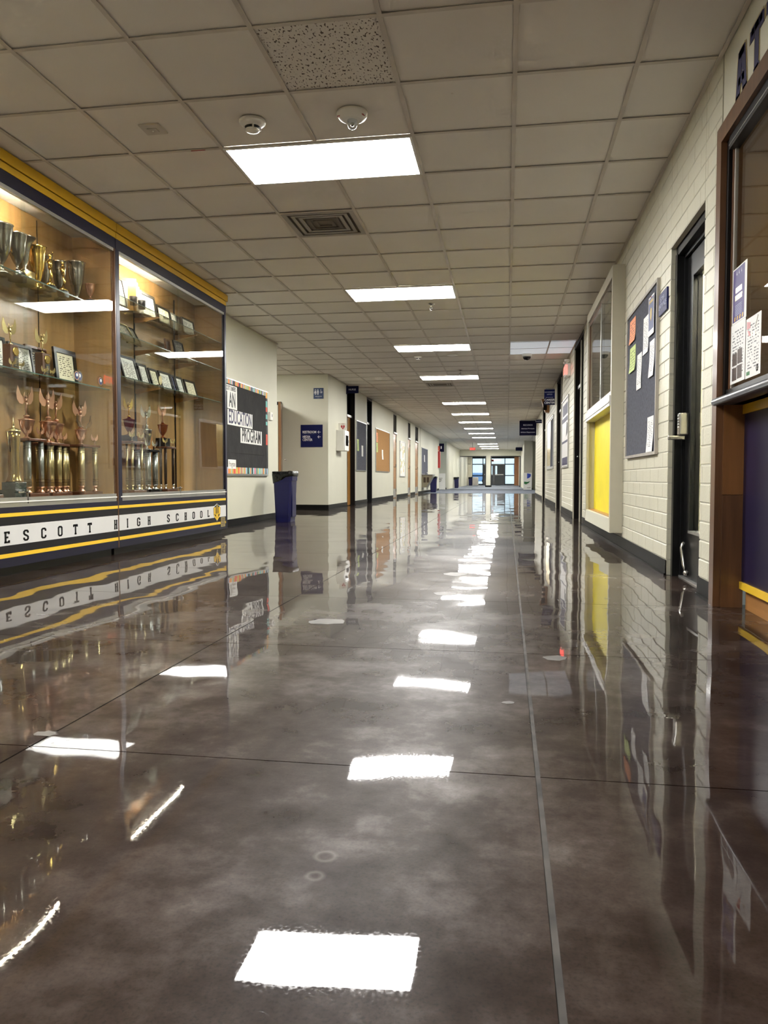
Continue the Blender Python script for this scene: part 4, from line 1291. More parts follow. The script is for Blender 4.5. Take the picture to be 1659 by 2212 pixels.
# --- leaning frames and plaques
def frame(y0, y1, z, h, label, x=-3.42, lean=.16, fmat='black_frame', pmat='certificate', fw=.022, mount=False, cat='frame', nm='certificate_frame', grp=None, yaw=0.0):
    w = (y1 - y0)
    yc = (y0 + y1) / 2
    t = thing(nm, (x, yc, z), label, cat, grp)
    xf = Matrix.Translation((x, yc, z)) @ Matrix.Rotation(yaw, 4, 'Z') @ Matrix.Rotation(-lean, 4, 'Y') @ panel_xf('L', (0, 0, 0))
    mb = MB(xf)
    a, b = -w / 2, w / 2
    mb.box(a, b, 0, fw, -.01, .008); mb.box(a, b, h - fw, h, -.01, .008); mb.box(a, a + fw, fw, h - fw, -.01, .008); mb.box(b - fw, b, fw, h - fw, -.01, .008)
    mb.build('frame_rim', fmat, t)
    MB(xf).box(a + fw, b - fw, fw, h - fw, -.008, -.002).build('sheet', pmat, t)
    if mount:
        MB(xf).box(a + fw, b - fw, fw, h - fw, .002, .004).build('frame_glass', 'pane_glass', t)
    st = MB(xf).box(-.02, .02, 0.0, h * .7, -.03, -.011)
    st.build('easel_back', fmat, t)
    return t
M = 1.370
frame(4.62, 4.90, M, .25, 'black framed certificate cut off at the left picture edge', -3.44)
frame(4.93, 5.20, M, .235, 'black framed certificate between the two wooden figure trophies', -3.44)
frame(5.16, 5.42, M, .255, 'dark walnut plaque behind the second wooden figure trophy', -3.46, .16, 'plaque_wood', 'plaque_text', .018, False, 'plaque', 'award_plaque')
frame(5.40, 5.70, M, .275, 'large black framed cream certificate behind the soccer medals', -3.40, .10, 'black_frame', 'certificate_cream', .035)
def block_trophy(y, label, wmat):
    x, z = -3.32, M
    t = thing('block_trophy', (x, y, z), label, 'trophy')
    MB().box(x - .03, x + .03, y - .045, y + .045, z, z + .17).build('wood_block', wmat, t, bevel=.003)
    MB(panel_xf('L', (x + .03, y + .01, z + .125))).lathe([(.030, 0), (.032, .004), (.026, .006)], (0, 0, 0), 18).build('medallion', 'gold', t)
    pl = MB(panel_xf('L', (x + .03, y + .012, z + .02))).box(-.024, .024, 0, .07, 0, .003).build('name_plate', 'ink_black', t)
    for i in range(5):
        MB(panel_xf('L', (x + .033, y + .012, z + .03 + .011 * i))).box(-.016, .016, 0, .003, 0, .0006).build('engraved_line', 'pale_gold', pl)
    MB().box(x + .028, x + .034, y - .016, y + .040, z + .015, z + .018).build('plate_edge', 'gold', pl)
    m = MB(rot_at(x, y, z + .17, -.3)); statuette(m, .165).build('winged_figure', 'pale_gold', t)
    for s in (-1, 1):
        m = MB(rot_at(x + .045, y + s * .045, z, -.8)); statuette(m, .07).build('ornament', 'pale_gold', t)
block_trophy(4.745, 'walnut block trophy with gold winged figure, nearest the left edge', 'plaque_wood')
block_trophy(5.105, 'reddish wooden block trophy with gold winged figure, middle shelf', 'walnut_trim')
def medal(y, x, ring, label, r=.043):
    t = thing('soccer_medal', (x, y, M), label, 'award')
    MB().box(x - .012, x + .012, y - .022, y + .022, M, M + .012).build('stand', 'acrylic', t, bevel=.002)
    xf = panel_xf('L', (x, y, M + .012 + r))
    MB(xf).lathe([(r, -.005), (r, .005)], (0, 0, 0), 26).build('disc', 'acrylic', t)
    MB(xf).lathe([(r * .78, .005), (r * .78, .0065)], (0, 0, 0), 24).build('rim', ring, t)
    MB(xf).lathe([(r * .62, .0065), (r * .62, .0075)], (0, 0, 0), 24).build('blue_field', 'paper_blue', t)
    MB(xf).lathe([(r * .30, .0075), (r * .28, .010)], (0, .006, 0), 14).build('ball', 'white_ink', t)
    return t
medal(5.455, -3.27, 'bronze', 'clear round soccer medal with copper ring, leftmost of three')
medal(5.560, -3.31, 'silver', 'clear round soccer medal with silver ring, middle of three', .052)
medal(5.805, -3.27, 'bronze', 'clear round soccer medal standing alone, rightmost of three')

# farther case, three shelves
S1, S2, S3 = 2.185, 1.875, 1.510
frame(6.40, 6.56, S1, .25, 'upright white flyer in a mesh holder at left of the top shelf', -3.42, .2, 'black_frame', 'flyer_white', .006, False, 'flyer', 'flyer_holder')
for i, (y, a, hh) in enumerate(((6.655, .5, .29), (6.72, .35, .23), (6.76, .3, .18))):
    t = thing('booklet', (-3.46, y, S1), ['tallest tan booklet standing on the top shelf', 'grey folded booklet beside the tallest one', 'shortest white booklet left of the framed certificate'][i], 'booklet')
    MB(Matrix.Translation((-3.455, y, S1)) @ Matrix.Rotation(a, 4, 'Z')).box(-.09, .07, -.006, .006, 0, hh).build('cover', ['honey_wood', 'vent_grey', 'tee_bar'][i], t)
    MB(Matrix.Translation((-3.455, y, S1)) @ Matrix.Rotation(a + .35, 4, 'Z')).box(-.07, .09, -.004, .004, 0, hh * .9).build('leaf', 'tee_bar', t)
for i, y in enumerate((6.47, 6.63)):
    MB().lathe([(.03, 0), (.036, .075), (.033, .075), (.028, .01), (.001, .01)], (-3.31, y, S1), 14).build('pencil_cup', 'ink_black', label='black mesh pencil cup, %s of two on the top shelf' % ('left' if i == 0 else 'right'), cat='cup')
frame(6.84, 7.20, S1, .245, 'wide black framed white certificate at middle of the top shelf', -3.43, .16, 'black_frame', 'certificate', .026)
frame(7.23, 7.52, S1, .185, 'black framed cream certificate right of the wide one, top shelf', -3.43, .16, 'black_frame', 'certificate_cream', .02)
frame(7.54, 7.66, S1, .17, 'small pale certificate left of the pane joint on the top shelf', -3.43, .16, 'alu', 'certificate', .008)
frame(7.67, 7.77, S1, .165, 'small dark framed photo right of the pane joint, top shelf', -3.43, .16, 'black_frame', 'photo_dark', .012)
frame(7.82, 8.13, S1, .185, 'last dark framed photograph at right end of the top shelf', -3.43, .16, 'black_frame', 'certificate', .014)
frame(6.20, 6.34, S2, .16, 'dark book-like plaque at far left of the second shelf', -3.36, .5, 'plaque_wood', 'plaque_text', .01, False, 'plaque', 'award_plaque')
frame(6.42, 6.66, S2, .20, 'gold edged black plaque leaning back on the second shelf', -3.38, .55, 'column_brass', 'plaque_text', .01, False, 'plaque', 'award_plaque')
frame(6.66, 6.80, S2, .19, 'narrow black plaque behind the gold edged one', -3.40, .5, 'black_frame', 'plaque_text', .01, False, 'plaque', 'award_plaque')
frame(7.46, 7.58, S2, .20, 'dark framed photo at middle of the second shelf', -3.46, .12, 'plaque_wood', 'photo_dark', .015)
frame(7.56, 7.80, S2, .205, 'upright black plaque beside the pane joint, second shelf', -3.40, .2, 'black_frame', 'plaque_text', .015, False, 'plaque', 'award_plaque')
frame(7.84, 7.99, S2, .12, 'small light framed card at right of the second shelf', -3.40, .3, 'oak_base', 'certificate_cream', .012)
row3 = [(6.18, 6.40, .24, 'certificate', 'black framed certificate half hidden at left of the lowest glass shelf'),
        (6.47, 6.765, .255, 'certificate', 'largest black framed certificate on the lowest glass shelf'),
        (6.80, 6.985, .225, 'certificate', 'narrow black framed certificate, right of the largest one'),
        (7.02, 7.205, .21, 'certificate_cream', 'black framed certificate with a round wooden medal before it'),
        (7.24, 7.50, .215, 'certificate', 'black framed certificate left of the sliding pane joint'),
        (7.51, 7.60, .21, 'flyer_blue', 'slim bluish folder at the sliding pane joint'),
        (7.62, 7.80, .21, 'certificate', 'narrow framed certificate just right of the pane joint'),
        (7.85, 8.13, .205, 'certificate_cream', 'last black framed cream certificate on the lowest shelf')]
for (a, b, h, pm, lab) in row3:
    frame(a, b, S3, h, lab, -3.40, .28, 'black_frame', pm, .02)
t = thing('round_medal', (-3.33, 7.0, S3), 'round wooden medal leaning in front of a certificate', 'award')
MB(panel_xf('L', (-3.32, 7.0, S3 + .075))).lathe([(.04, 0), (.04, .008)], (0, 0, 0), 20, .8, 1.1).build('disc', 'column_brass', t)
part('stand', 'plaque_wood', t, -3.34, -3.31, 6.97, 7.03, S3, S3 + .03)

# ================================================================== LEFT WALL OBJECTS
# ---- bulletin board with coloured border
t = thing('bulletin_board', (XL, 10.2, .70), 'charcoal papered bulletin board with colourful striped border and word strips', 'bulletin board')
bx = XL
y0, y1, z0, z1 = 9.25, 11.085, .70, 1.915
part('felt_panel', 'felt_charcoal', t, bx, bx + .014, y0, y1, z0, z1)
for (a, b, cc, dd) in ((y0 - .015, y1 + .015, z0 - .03, z0), (y0 - .015, y1 + .015, z1, z1 + .015), (y1, y1 + .015, z0, z1), (y0 - .015, y0, z0, z1)):
    part('board_rim', 'alu', t, bx, bx + .022, a, b, cc, dd)
part('paper_fold', 'felt_charcoal', t, bx + .014, bx + .019, y0 + .09, y1 - .09, .975, 1.86)
pal = ['teal_paper', 'lime_paper', 'paper_orange', 'coral_paper', 'lav_paper', 'school_yellow', 'ink_black', 'teal_paper']
rb = random.Random(3)
def border(a0, a1, horiz, at):
    p = a0
    while p < a1 - .01:
        w = rb.choice((.02, .026, .034, .045))
        w = min(w, a1 - p)
        m = rb.choice(pal)
        if horiz:
            part('border_strip', m, t, bx + .014, bx + .0175, p, p + w, at, at + .085)
        else:
            part('border_strip', rb.choice(['ink_black', 'ink_black', 'coral_paper', 'teal_paper']), t, bx + .014, bx + .0175, at, at + .07, p, min(p + w * 2.0, a1))
            w = w * 2.0
        p += w
border(y0, y1, True, z1 - .085)
border(y0, y1, True, z0)
border(z0 + .085, z1 - .085, False, y1 - .07)
def word_strip(s, yc, zc, w, h, size, mat, sx, bold=.004):
    st = part('word_strip', 'paper', t, bx + .019, bx + .021, yc - w / 2, yc + w / 2, zc - h / 2, zc + h / 2)
    text('lettering', s, size, panel_xf('L', (bx + .022, yc, zc)), mat, st, depth=.0006, sx=sx, bold=bold)
word_strip('PRESCOTT UNIFIED', 9.50, 1.800, .55, .088, .085, 'ink_black', .62, .0)
word_strip('AN', 9.595, 1.648, .36, .215, .27, 'ink_black', .62)
word_strip('EDUCATION', 9.905, 1.432, .97, .200, .25, 'ink_navy', .62)
word_strip('PROGRAM', 10.352, 1.217, .90, .200, .25, 'ink_black', .68)
word_strip('Program', 9.57, .823, .29, .12, .10, 'vent_grey', .68, .0)

t = thing('thermostat', (XL, 11.25, 1.52), 'small white thermostat box beside the bulletin board', 'thermostat')
MB().box(XL, XL + .035, 11.19, 11.31, 1.52, 1.64).build('cover', 'white_plastic', t, bevel=.006)
part('display', 'ink_black', t, XL + .035, XL + .0365, 11.255, 11.275, 1.57, 1.61)

# ---- slim recycling bins
def bin_(x0, x1, y0, y1, h, label, bag=True, cat='bin'):
    cx, cy = (x0 + x1) / 2, (y0 + y1) / 2
    t = thing('slim_bin', (cx, cy, 0), label, cat, 'slim blue bins')
    def ring(z, k, r=.03):
        hx, hy = (x1 - x0) / 2 * k, (y1 - y0) / 2 * (.5 + .5 * k)
        pts = []
        for (sx, sy) in ((1, 1), (-1, 1), (-1, -1), (1, -1)):
            for q in range(4):
                a = math.atan2(sy, sx) - math.pi / 4 + q * math.pi / 6
                pts.append((cx + sx * (hx - r) + r * math.cos(a), cy + sy * (hy - r) + r * math.sin(a), z))
        return pts
    def skin(levels):
        mb = MB(); vs = []
        for z, k in levels: vs += ring(z, k)
        n = 16
        fs = [(i * n + j, i * n + (j + 1) % n, (i + 1) * n + (j + 1) % n, (i + 1) * n + j) for i in range(len(levels) - 1) for j in range(n)]
        fs.append(tuple(range(n - 1, -1, -1)))
        mb._add(vs, fs, False)
        return mb
    skin([(0.0, .76), (.02, .78), (h * .84, .94), (h * .845, 1.0), (h, 1.02), (h, .96), (h * .6, .90)]).build('bin_body', 'bin_blue', t)
    part('front_panel', 'bin_blue', t, cx - (x1 - x0) * .30, cx + (x1 - x0) * .30, cy - (y1 - y0) / 2 * .955, cy - (y1 - y0) / 2 * .89, h * .12, h * .78)
    MB().box(x1 - (x1 - x0) * .075, x1 - (x1 - x0) * .035, cy - (y1 - y0) * .3, cy + (y1 - y0) * .3, h * .1, h * .80).build('side_panel', 'bin_blue', t)
    if bag:
        rr = random.Random(int(y0 * 10))
        n = 32; vs = []
        lv = [(h * .80, 1.03), (h * .88, 1.08), (h * .96, 1.10), (h + .02, 1.10), (h + .025, 1.0), (h - .12, .9)]
        for li, (z, k) in enumerate(lv):
            for j in range(n):
                a = 2 * math.pi * j / n
                ex, ey = (x1 - x0) / 2 * k, (y1 - y0) / 2 * k
                px = math.copysign(abs(math.cos(a)) ** .35, math.cos(a)) * ex
                py = math.copysign(abs(math.sin(a)) ** .35, math.sin(a)) * ey
                wob = 1 + (.05 * rr.random() - .015 if li < 4 else 0)
                dz = 0
                if li == 0: dz = .10 * (px / ex + 1) * .5 + .03 * rr.random() - (.03 if px < 0 else 0)
                if li == 1: dz = .04 * (px / ex + 1) * .5
                if li in (3, 4) and px > .6 * ex: dz += .015 * rr.random(); wob += .05
                vs.append((cx + px * wob, cy + py * wob, z + dz))
        fs = [(i * n + j, i * n + (j + 1) % n, (i + 1) * n + (j + 1) % n, (i + 1) * n + j) for i in range(len(lv) - 1) for j in range(n)]
        MB()._add(vs, fs, True).build('bin_liner', 'bag_black', t)
    return t
bin_(-3.375, -3.085, 10.75, 11.08, .715, 'tall slim blue bin with black liner beside the bulletin board')
bin_(-3.44, -3.14, 34.3, 34.85, .69, 'far slim blue bin beside the drinking fountain')
bin_(-3.41, -3.11, 49.8, 50.3, .69, 'farthest corridor blue bin, against the brick side wall')
bin_(-3.35, -3.02, 67.6, 68.1, .72, 'blue bin inside the entrance lobby beside a grey box')
t = thing('litter_receptacle', (-2.76, 67.9, 0), 'speckled grey square waste receptacle in the entrance lobby', 'bin')
MB().box(-3.0, -2.5, 67.6, 68.1, 0, .68).build('stone_body', 'vent_grey', t, bevel=.02)
MB().box(-2.98, -2.52, 67.62, 68.08, .68, .74).build('lid', 'tee_bar', t, bevel=.02)

# ---- signs on the facing wall
YF = 15.10
t = thing('direction_sign', (-3.91, YF, 1.26), 'navy square sign with white words and left arrows on the facing wall', 'sign')
part('sign_plate', 'sign_navy', t, -4.137, -3.682, YF - .012, YF, 1.27, 1.72)
for s, z in (('RESTROOM', 1.57), ('MEDIA', 1.475), ('CENTER', 1.415)):
    text('lettering', s, .068, panel_xf('F', (-4.10, YF - .0125, z)), 'white_ink', t, 'LEFT', sx=.82, bold=.0018)
for z in (1.57, 1.475):
    a = MB(panel_xf('F', (-3.75, YF - .0125, z)))
    a.box(-.03, .03, -.005, .005, 0, .0015); a.prism([(-.038, 0), (-.012, .028), (-.002, .028), (-.024, 0)], 0, .0015); a.prism([(-.038, 0), (-.024, 0), (-.002, -.028), (-.012, -.028)], 0, .0015)
    a.build('arrow', 'white_ink', t)
part('rule_line', 'sign_blue', t, -4.10, -3.85, YF - .0130, YF - .012, 1.525, 1.529)
t = thing('restroom_sign', (-3.76, YF, 2.24), 'small blue restroom sign with white people and wheelchair symbols', 'sign')
part('sign_plate', 'sign_blue', t, -3.866, -3.662, YF - .010, YF, 2.24, 2.455)
def person_icon(x, dress):
    m = MB(panel_xf('F', (x, YF - .0105, 2.35)))
    m.lathe([(.010, 0), (.010, .0012)], (0, .072, 0), 12)
    if dress:
        m.prism([(-.010, .055), (.010, .055), (.026, .0), (-.026, .0)], 0, .0012)
        m.box(-.010, -.002, -.03, 0, 0, .0012); m.box(.002, .010, -.03, 0, 0, .0012)
    else:
        m.box(-.016, .016, .005, .056, 0, .0012); m.box(-.011, -.001, -.03, .005, 0, .0012); m.box(.001, .011, -.03, .005, 0, .0012)
    m.build('person_icon', 'white_ink', t)
person_icon(-3.83, True); person_icon(-3.775, False)
part('divider', 'white_ink', t, -3.8035, -3.8005, YF - .0115, YF - .010, 2.325, 2.425)
m = MB(panel_xf('F', (-3.71, YF - .0105, 2.375)))
for k in range(12):
    a0 = math.pi * (.95 + 1.25 * k / 12); a1 = math.pi * (.95 + 1.25 * (k + 1) / 12)
    m.prism([(.024 * math.cos(a0), .024 * math.sin(a0)), (.024 * math.cos(a1), .024 * math.sin(a1)), (.017 * math.cos(a1), .017 * math.sin(a1)), (.017 * math.cos(a0), .017 * math.sin(a0))], 0, .0012)
m.box(-.008, .0, -.002, .03, 0, .0012); m.box(-.008, .014, -.002, .005, 0, .0012); m.box(.01, .018, -.022, .003, 0, .0012); m.lathe([(.008, 0), (.008, .0012)], (-.004, .042, 0), 10)
m.build('wheelchair_icon', 'white_ink', t)
text('lettering', 'RESTROOM', .026, panel_xf('F', (-3.765, YF - .0108, 2.285)), 'white_ink', t)
for k in range(4):
    MB(panel_xf('F', (-3.785 + .012 * k, YF - .0105, 2.26))).lathe([(.003, 0), (.002, .0015)], (0, 0, 0), 8).build('braille_dot', 'white_ink', t)

# ---- AED cabinet
t = thing('aed_cabinet', (XL, 16.07, 1.22), 'white wall cabinet with dark window and red heart sign above', 'cabinet')
XA = XL + .165
MB().box(XL, XA, 15.84, 16.30, 1.22, 1.66).build('cabinet_body', 'white_metal', t, bevel=.006)
dr = part('cabinet_door', 'white_metal', t, XA, XA + .018, 15.85, 16.29, 1.23, 1.65)
part('door_window', 'dark_glass', dr, XA + .018, XA + .021, 15.95, 16.20, 1.33, 1.55)
part('door_latch', 'steel', dr, XA + .018, XA + .03, 16.23, 16.26, 1.40, 1.46)
part('sign_blade', 'white_plastic', t, XL, XA + .0, 16.06, 16.066, 1.66, 1.82)
m = MB(panel_xf('F', (XL + .095, 16.0595, 1.735)))
m.prism([(0, -.055), (.042, .0), (.042, .025), (.022, .04), (0, .022), (-.022, .04), (-.042, .025), (-.042, 0)], 0, .0015)
m.build('heart_mark', 'red_paint', t)
MB(panel_xf('F', (XL + .095, 16.0578, 1.735))).prism([(.008, .03), (-.012, -.002), (-.002, -.002), (-.008, -.032), (.013, .004), (.003, .004)], 0, .001).build('bolt_mark', 'white_ink', t)
text('lettering', 'AED', .030, panel_xf('F', (XL + .095, 16.0592, 1.798)), 'red_paint', t)

t = thing('nurse_sign', (XL, 16.9, 2.54), 'small dark projecting sign reading NURSE above the wood door', 'sign')
part('sign_plate', 'sign_dark', t, XL, XL + .275, 16.885, 16.905, 2.54, 2.70)
part('mount_plate', 'sign_dark', t, XL, XL + .012, 16.86, 16.93, 2.52, 2.71)
text('lettering', 'NURSE', .055, panel_xf('F', (XL + .135, 16.8845, 2.622)), 'white_ink', t)

# ---- boards along the left wall
def tack_board(y0, y1, z0, z1, mat, label, side='L', sheets=(), rim='alu'):
    x = XL if side == 'L' else XR
    s = 1 if side == 'L' else -1
    t = thing('tack_board', (x, (y0 + y1) / 2, z0), label, 'notice board')
    part('felt_panel', mat, t, x, x + s * .012, y0 + .02, y1 - .02, z0 + .02, z1 - .02)
    for (a, b, cc, dd) in ((y0, y1, z0, z0 + .022), (y0, y1, z1 - .022, z1), (y0, y0 + .022, z0 + .022, z1 - .022), (y1 - .022, y1, z0 + .022, z1 - .022)):
        part('board_rim', rim, t, x, x + s * .022, a, b, cc, dd)
    return t
def sheet(x, s, y0, y1, z0, z1, mat, label, curl=.012, cat='paper', nm='notice'):
    """paper pinned at its top edge, curling off the board toward the bottom"""
    n = 6
    vs, fs = [], []
    for i in range(n + 1):
        f = i / n
        d = .001 + curl * (1 - f) ** 2 * (.6 + .4 * math.sin(f * 5 + y0 * 9))
        z = z0 + (z1 - z0) * f
        for dd in (d, d + .0008):
            vs += [(x + s * dd, y0, z), (x + s * dd, y1, z)]
    for i in range(n):
        o, q = i * 4, (i + 1) * 4
        fs += [(o, o + 1, q + 1, q), (o + 2, o + 3, q + 3, q + 2), (o, o + 2, q + 2, q), (o + 1, o + 3, q + 3, q + 1)]
    fs += [(0, 1, 3, 2), (n * 4, n * 4 + 1, n * 4 + 3, n * 4 + 2)]
    return MB()._add(vs, fs, False).build(nm, mat, label=label, cat=cat)
tack_board(17.94, 19.265, .815, 2.03, 'felt_grey', 'dark grey notice board just past the nurse door')
sheet(XL + .012, 1, 18.05, 18.27, 1.30, 1.58, 'flyer_green', 'pale green notice on the dark grey board past the nurse door')
sheet(XL + .012, 1, 18.62, 18.83, 1.18, 1.45, 'paper', 'white notice on the dark grey board past the nurse door')
tack_board(20.70, 23.21, .82, 2.025, 'cork', 'large brown cork board between the two dark left doors')
sheet(XL + .012, 1, 20.80, 21.02, 1.64, 1.90, 'flyer_orange', 'orange notice at upper left of the cork board')
sheet(XL + .012, 1, 20.80, 21.02, 1.36, 1.62, 'flyer_green', 'green notice below the orange one on the cork board')
sheet(XL + .012, 1, 21.72, 21.95, 1.18, 1.46, 'paper', 'white notice in the middle of the cork board')
t = tack_board(25.48, 26.82, .69, 1.90, 'paper', 'white board with a yellow cut-paper pattern beyond the cork board')
rb = random.Random(5)
for i in range(26):
    yy, zz = 25.6 + 1.1 * rb.random(), .80 + .95 * rb.random()
    part('paper_strip', rb.choice(['school_yellow', 'lime_paper', 'lime_paper', 'column_brass']), t, XL + .012, XL + .014, yy, yy + .08, zz, zz + .10)
tack_board(32.11, 34.55, .80, 1.95, 'felt_grey', 'far plain grey notice board above the drinking fountain')
sheet(XL + .012, 1, 33.1, 33.35, 1.35, 1.65, 'paper', 'white notice on the far grey board above the fountain')

# ---- drinking fountain
t = thing('drinking_fountain', (XL, 33.0, .25), 'bronze-grey wall drinking fountain cabinet under the far grey board', 'drinking fountain')
MB(panel_xf('F', (XL, 32.2, .77))).prism([(0, 0), (.46, 0), (.46, -.05), (.20, -.52), (0, -.52)], -.9, 0).build('cooler_body', 'fountain_metal', t)
part('basin_top', 'counter_grey', t, XL, XL + .48, 32.15, 33.15, .77, .80)
MB().tube([(XL + .15, 32.5, .80), (XL + .15, 32.5, .87), (XL + .22, 32.5, .88)], .012).build('bubbler', 'steel', t)
for k in range(2):
    part('side_louvre', 'column_dark', t, XL + .08 + .14 * k, XL + .18 + .14 * k, 32.19, 32.2, .46, .68)
part('push_bar', 'steel', t, XL + .46, XL + .49, 32.4, 32.9, .70, .74)
t = thing('red_cabinet', (XL, 40.1, 1.18), 'narrow red fire cabinet at the far end of the left wall', 'fire cabinet')
MB().box(XL, XL + .10, 39.9, 40.35, 1.18, 2.05).build('cabinet_body', 'red_paint', t, bevel=.01)
part('top_sign', 'coral_paper', t, XL, XL + .09, 39.95, 39.97, 2.08, 2.32)
t = thing('passage_sign', (XL, 41.0, 2.1), 'dark blue projecting sign past the red cabinet', 'sign')
part('sign_plate', 'sign_dark', t, XL - .02, XL + .26, 40.62, 40.65, 2.04, 2.48)
part('sign_panel', 'white_ink', t, XL + .08, XL + .14, 40.615, 40.62, 2.20, 2.34)
t = thing('sandwich_board', (-3.72, 42.9, 0), 'white folding floor sign at the far left passage corner', 'sign')
for s in (-1, 1):
    MB(Matrix.Translation((-3.72, 42.9 + s * .12, .46)) @ Matrix.Rotation(s * .22, 4, 'X')).box(-.30, .30, -.012, .012, -.46, .46).build('board_leaf', 'white_plastic', t)
for i, w in enumerate((.16, .12, .08)):
    part('print_line', 'vent_grey', t, -3.72 - w, -3.72 + w, 42.70, 42.71, .62 - .09 * i, .66 - .09 * i)
t = thing('logo_board', (1.12, 43.3, 0), 'white folding floor sign with blue and green shapes at far right', 'sign')
part('board_leaf', 'white_plastic', t, .90, 1.36, 43.40, 43.43, 0, .95)
MB(panel_xf('F', (1.18, 43.395, .62))).prism([(-.08, 0), (.06, .06), (.12, .14), (.12, .26), (-.08, .30)], 0, .004).build('blue_shape', 'logo_blue', t)
MB(panel_xf('F', (1.06, 43.395, .30))).prism([(-.12, .04), (-.02, .0), (.12, .08), (.22, .18), (.05, .14), (-.12, .16)], 0, .004).build('green_shape', 'logo_green', t)
part('print_line', 'vent_grey', t, 1.10, 1.30, 43.39, 43.40, .10, .14)

# ================================================================== RIGHT WALL OBJECTS
# ---- recessed glass case nearest the viewpoint
t = thing('office_case', (XR + .1, 3.0, 0), 'walnut framed glass case with navy lower panel at the right edge', 'display case')
YN, YP = 1.2, 4.092
part('side_post', 'walnut_trim', t, XR - .022, XR + .036, 4.012, YP, 0, 2.36)
part('side_post', 'walnut_trim', t, XR + .036, XR + .115, 4.012, YP, 0, 1.03)
part('side_post', 'walnut_trim', t, XR - .022, XR + .15, 1.14, YN, 0, 2.36)
part('interior_side', 'maple', t, XR + .15, XR + .42, 1.18, YN, 1.0, 2.4)
part('post_cheek', 'door_wood', t, XR + .012, XR + .115, 3.998, 4.012, .56, 1.00)
part('post_cheek', 'walnut_trim', t, XR + .012, XR + .115, 3.998, 4.012, 0, .558)
part('inner_stop', 'dark_brown', t, XR + .006, XR + .040, 3.978, 4.012, 1.05, 2.30)
part('inner_stop', 'walnut_trim', t, XR + .022, XR + .045, 3.955, 3.978, 1.05, 2.30)
part('glass_channel', 'vent_grey', t, XR + .026, XR + .040, 3.940, 3.955, 1.05, 2.28)
part('head_rail', 'walnut_trim', t, XR - .022, XR + .05, YN, 4.012, 2.275, 2.36)
part('head_channel', 'black_frame', t, XR + .0, XR + .045, YN, 3.955, 2.215, 2.275)
part('channel_line', 'alu', t, XR - .002, XR + .0, YN, 3.955, 2.232, 2.236)
part('case_glass', 'case_glass', t, XR + .028, XR + .034, YN, 3.945, 1.068, 2.22)
part('bottom_channel', 'black_frame', t, XR + .012, XR + .045, YN, 3.978, 1.035, 1.07)
sill = MB(panel_xf('R', (XR + .115, 4.06, 1.0)))
pts = [(0, 0), (0, .037)]
for k in range(9):
    a = math.pi / 2 - math.pi * k / 8
    pts.append((.135 + .0185 * math.cos(a), .0185 + .0185 * math.sin(a)))
sl = MB(Matrix(((-1, 0, 0, XR + .115), (0, 0, 1, 0), (0, 1, 0, 1.0), (0, 0, 0, 1))))
sl.prism(pts, YN, 4.045)
sl.build('counter_sill', 'counter_grey', t)
part('yellow_strip', 'yellow_gold', t, XR + .098, XR + .115, YN, 3.998, .955, 1.0)
part('lower_panel', 'navy_panel', t, XR + .108, XR + .125, YN, 3.998, .125, .955)
part('yellow_strip', 'school_yellow', t, XR + .098, XR + .115, YN, 3.998, .095, .130)
part('plinth', 'oak_base', t, XR + .118, XR + .14, YN, 3.96, 0, .095)
part('interior_back', 'maple', t, XR + .42, XR + .44, YN, 4.09, 1.0, 2.4)
part('interior_side', 'maple', t, XR + .046, XR + .42, 4.0, 4.02, 1.0, 2.4)
part('interior_deck', 'maple', t, XR + .046, XR + .42, YN, 4.0, 1.0, 1.03)
part('interior_head', 'maple', t, XR + .046, XR + .42, YN, 4.0, 2.34, 2.36)
# painted panel with letters above the case
hp = thing('trim_1', (XR, 3.0, 2.36), kind='structure')
part('sign_panel', 'cream_wall', hp, XR + .004, XR + .16, YN, YP, 2.36, ZC + .05)
part('panel_edge', 'cream_trim', hp, XR + .000, XR + .006, 4.086, YP, 2.36, ZC)
yy = 3.785
for ch, wd in (('A', .175), ('T', .165), ('T', .165)):
    glyph(ch, .226, wd * 1.06, panel_xf('R', (XR + .003, yy, 2.376)), 0, .0012, 1.75).build('letter_outline', 'column_brass', hp)
    glyph(ch, .216, wd, panel_xf('R', (XR + .0018, yy, 2.381)), 0, .0014, 1.35).build('letter', 'ink_navy', hp)
    yy -= .215

# posters taped inside/outside the glass
XP = XR + .0265
p = thing('event_poster', (XP, 3.83, 1.38), 'purple event poster with yellow words taped to the case glass', 'poster')
part('sheet', 'paper', p, XP - .001, XP, 3.722, 3.938, 1.374, 1.634)
part('purple_field', 'paper_purple', p, XP - .0016, XP - .001, 3.755, 3.93, 1.382, 1.628)
for i, (z, w) in enumerate(((1.515, .050), (1.480, .055))):
    part('yellow_words', 'pale_gold', p, XP - .0022, XP - .0016, 3.842 - w, 3.842 + w, z, z + .024)
for i in range(7):
    part('text_line', 'lav_paper', p, XP - .0020, XP - .0016, 3.79, 3.895, 1.455 - .0075 * i, 1.457 - .0075 * i)
for i in range(4):
    MB(panel_xf('R', (XP - .0016, 3.905 - .04 * i, 1.386))).prism([(0, 0), (.014, 0), (.022, .018), (.008, .018)], 0, .0006).build('hazard_bar', 'school_yellow', p)
for i in range(3):
    MB(panel_xf('R', (XP - .0016, 3.88 - .036 * i, 1.598))).prism([(0, 0), (.010, 0), (.005, .018)], 0, .0006).build('spark_mark', 'white_ink', p)
p = thing('photo_flyer', (XP, 3.83, 1.09), 'white flyer with four dark photos below the purple poster', 'poster')
part('sheet', 'flyer_white', p, XP - .001, XP, 3.728, 3.958, 1.092, 1.373)
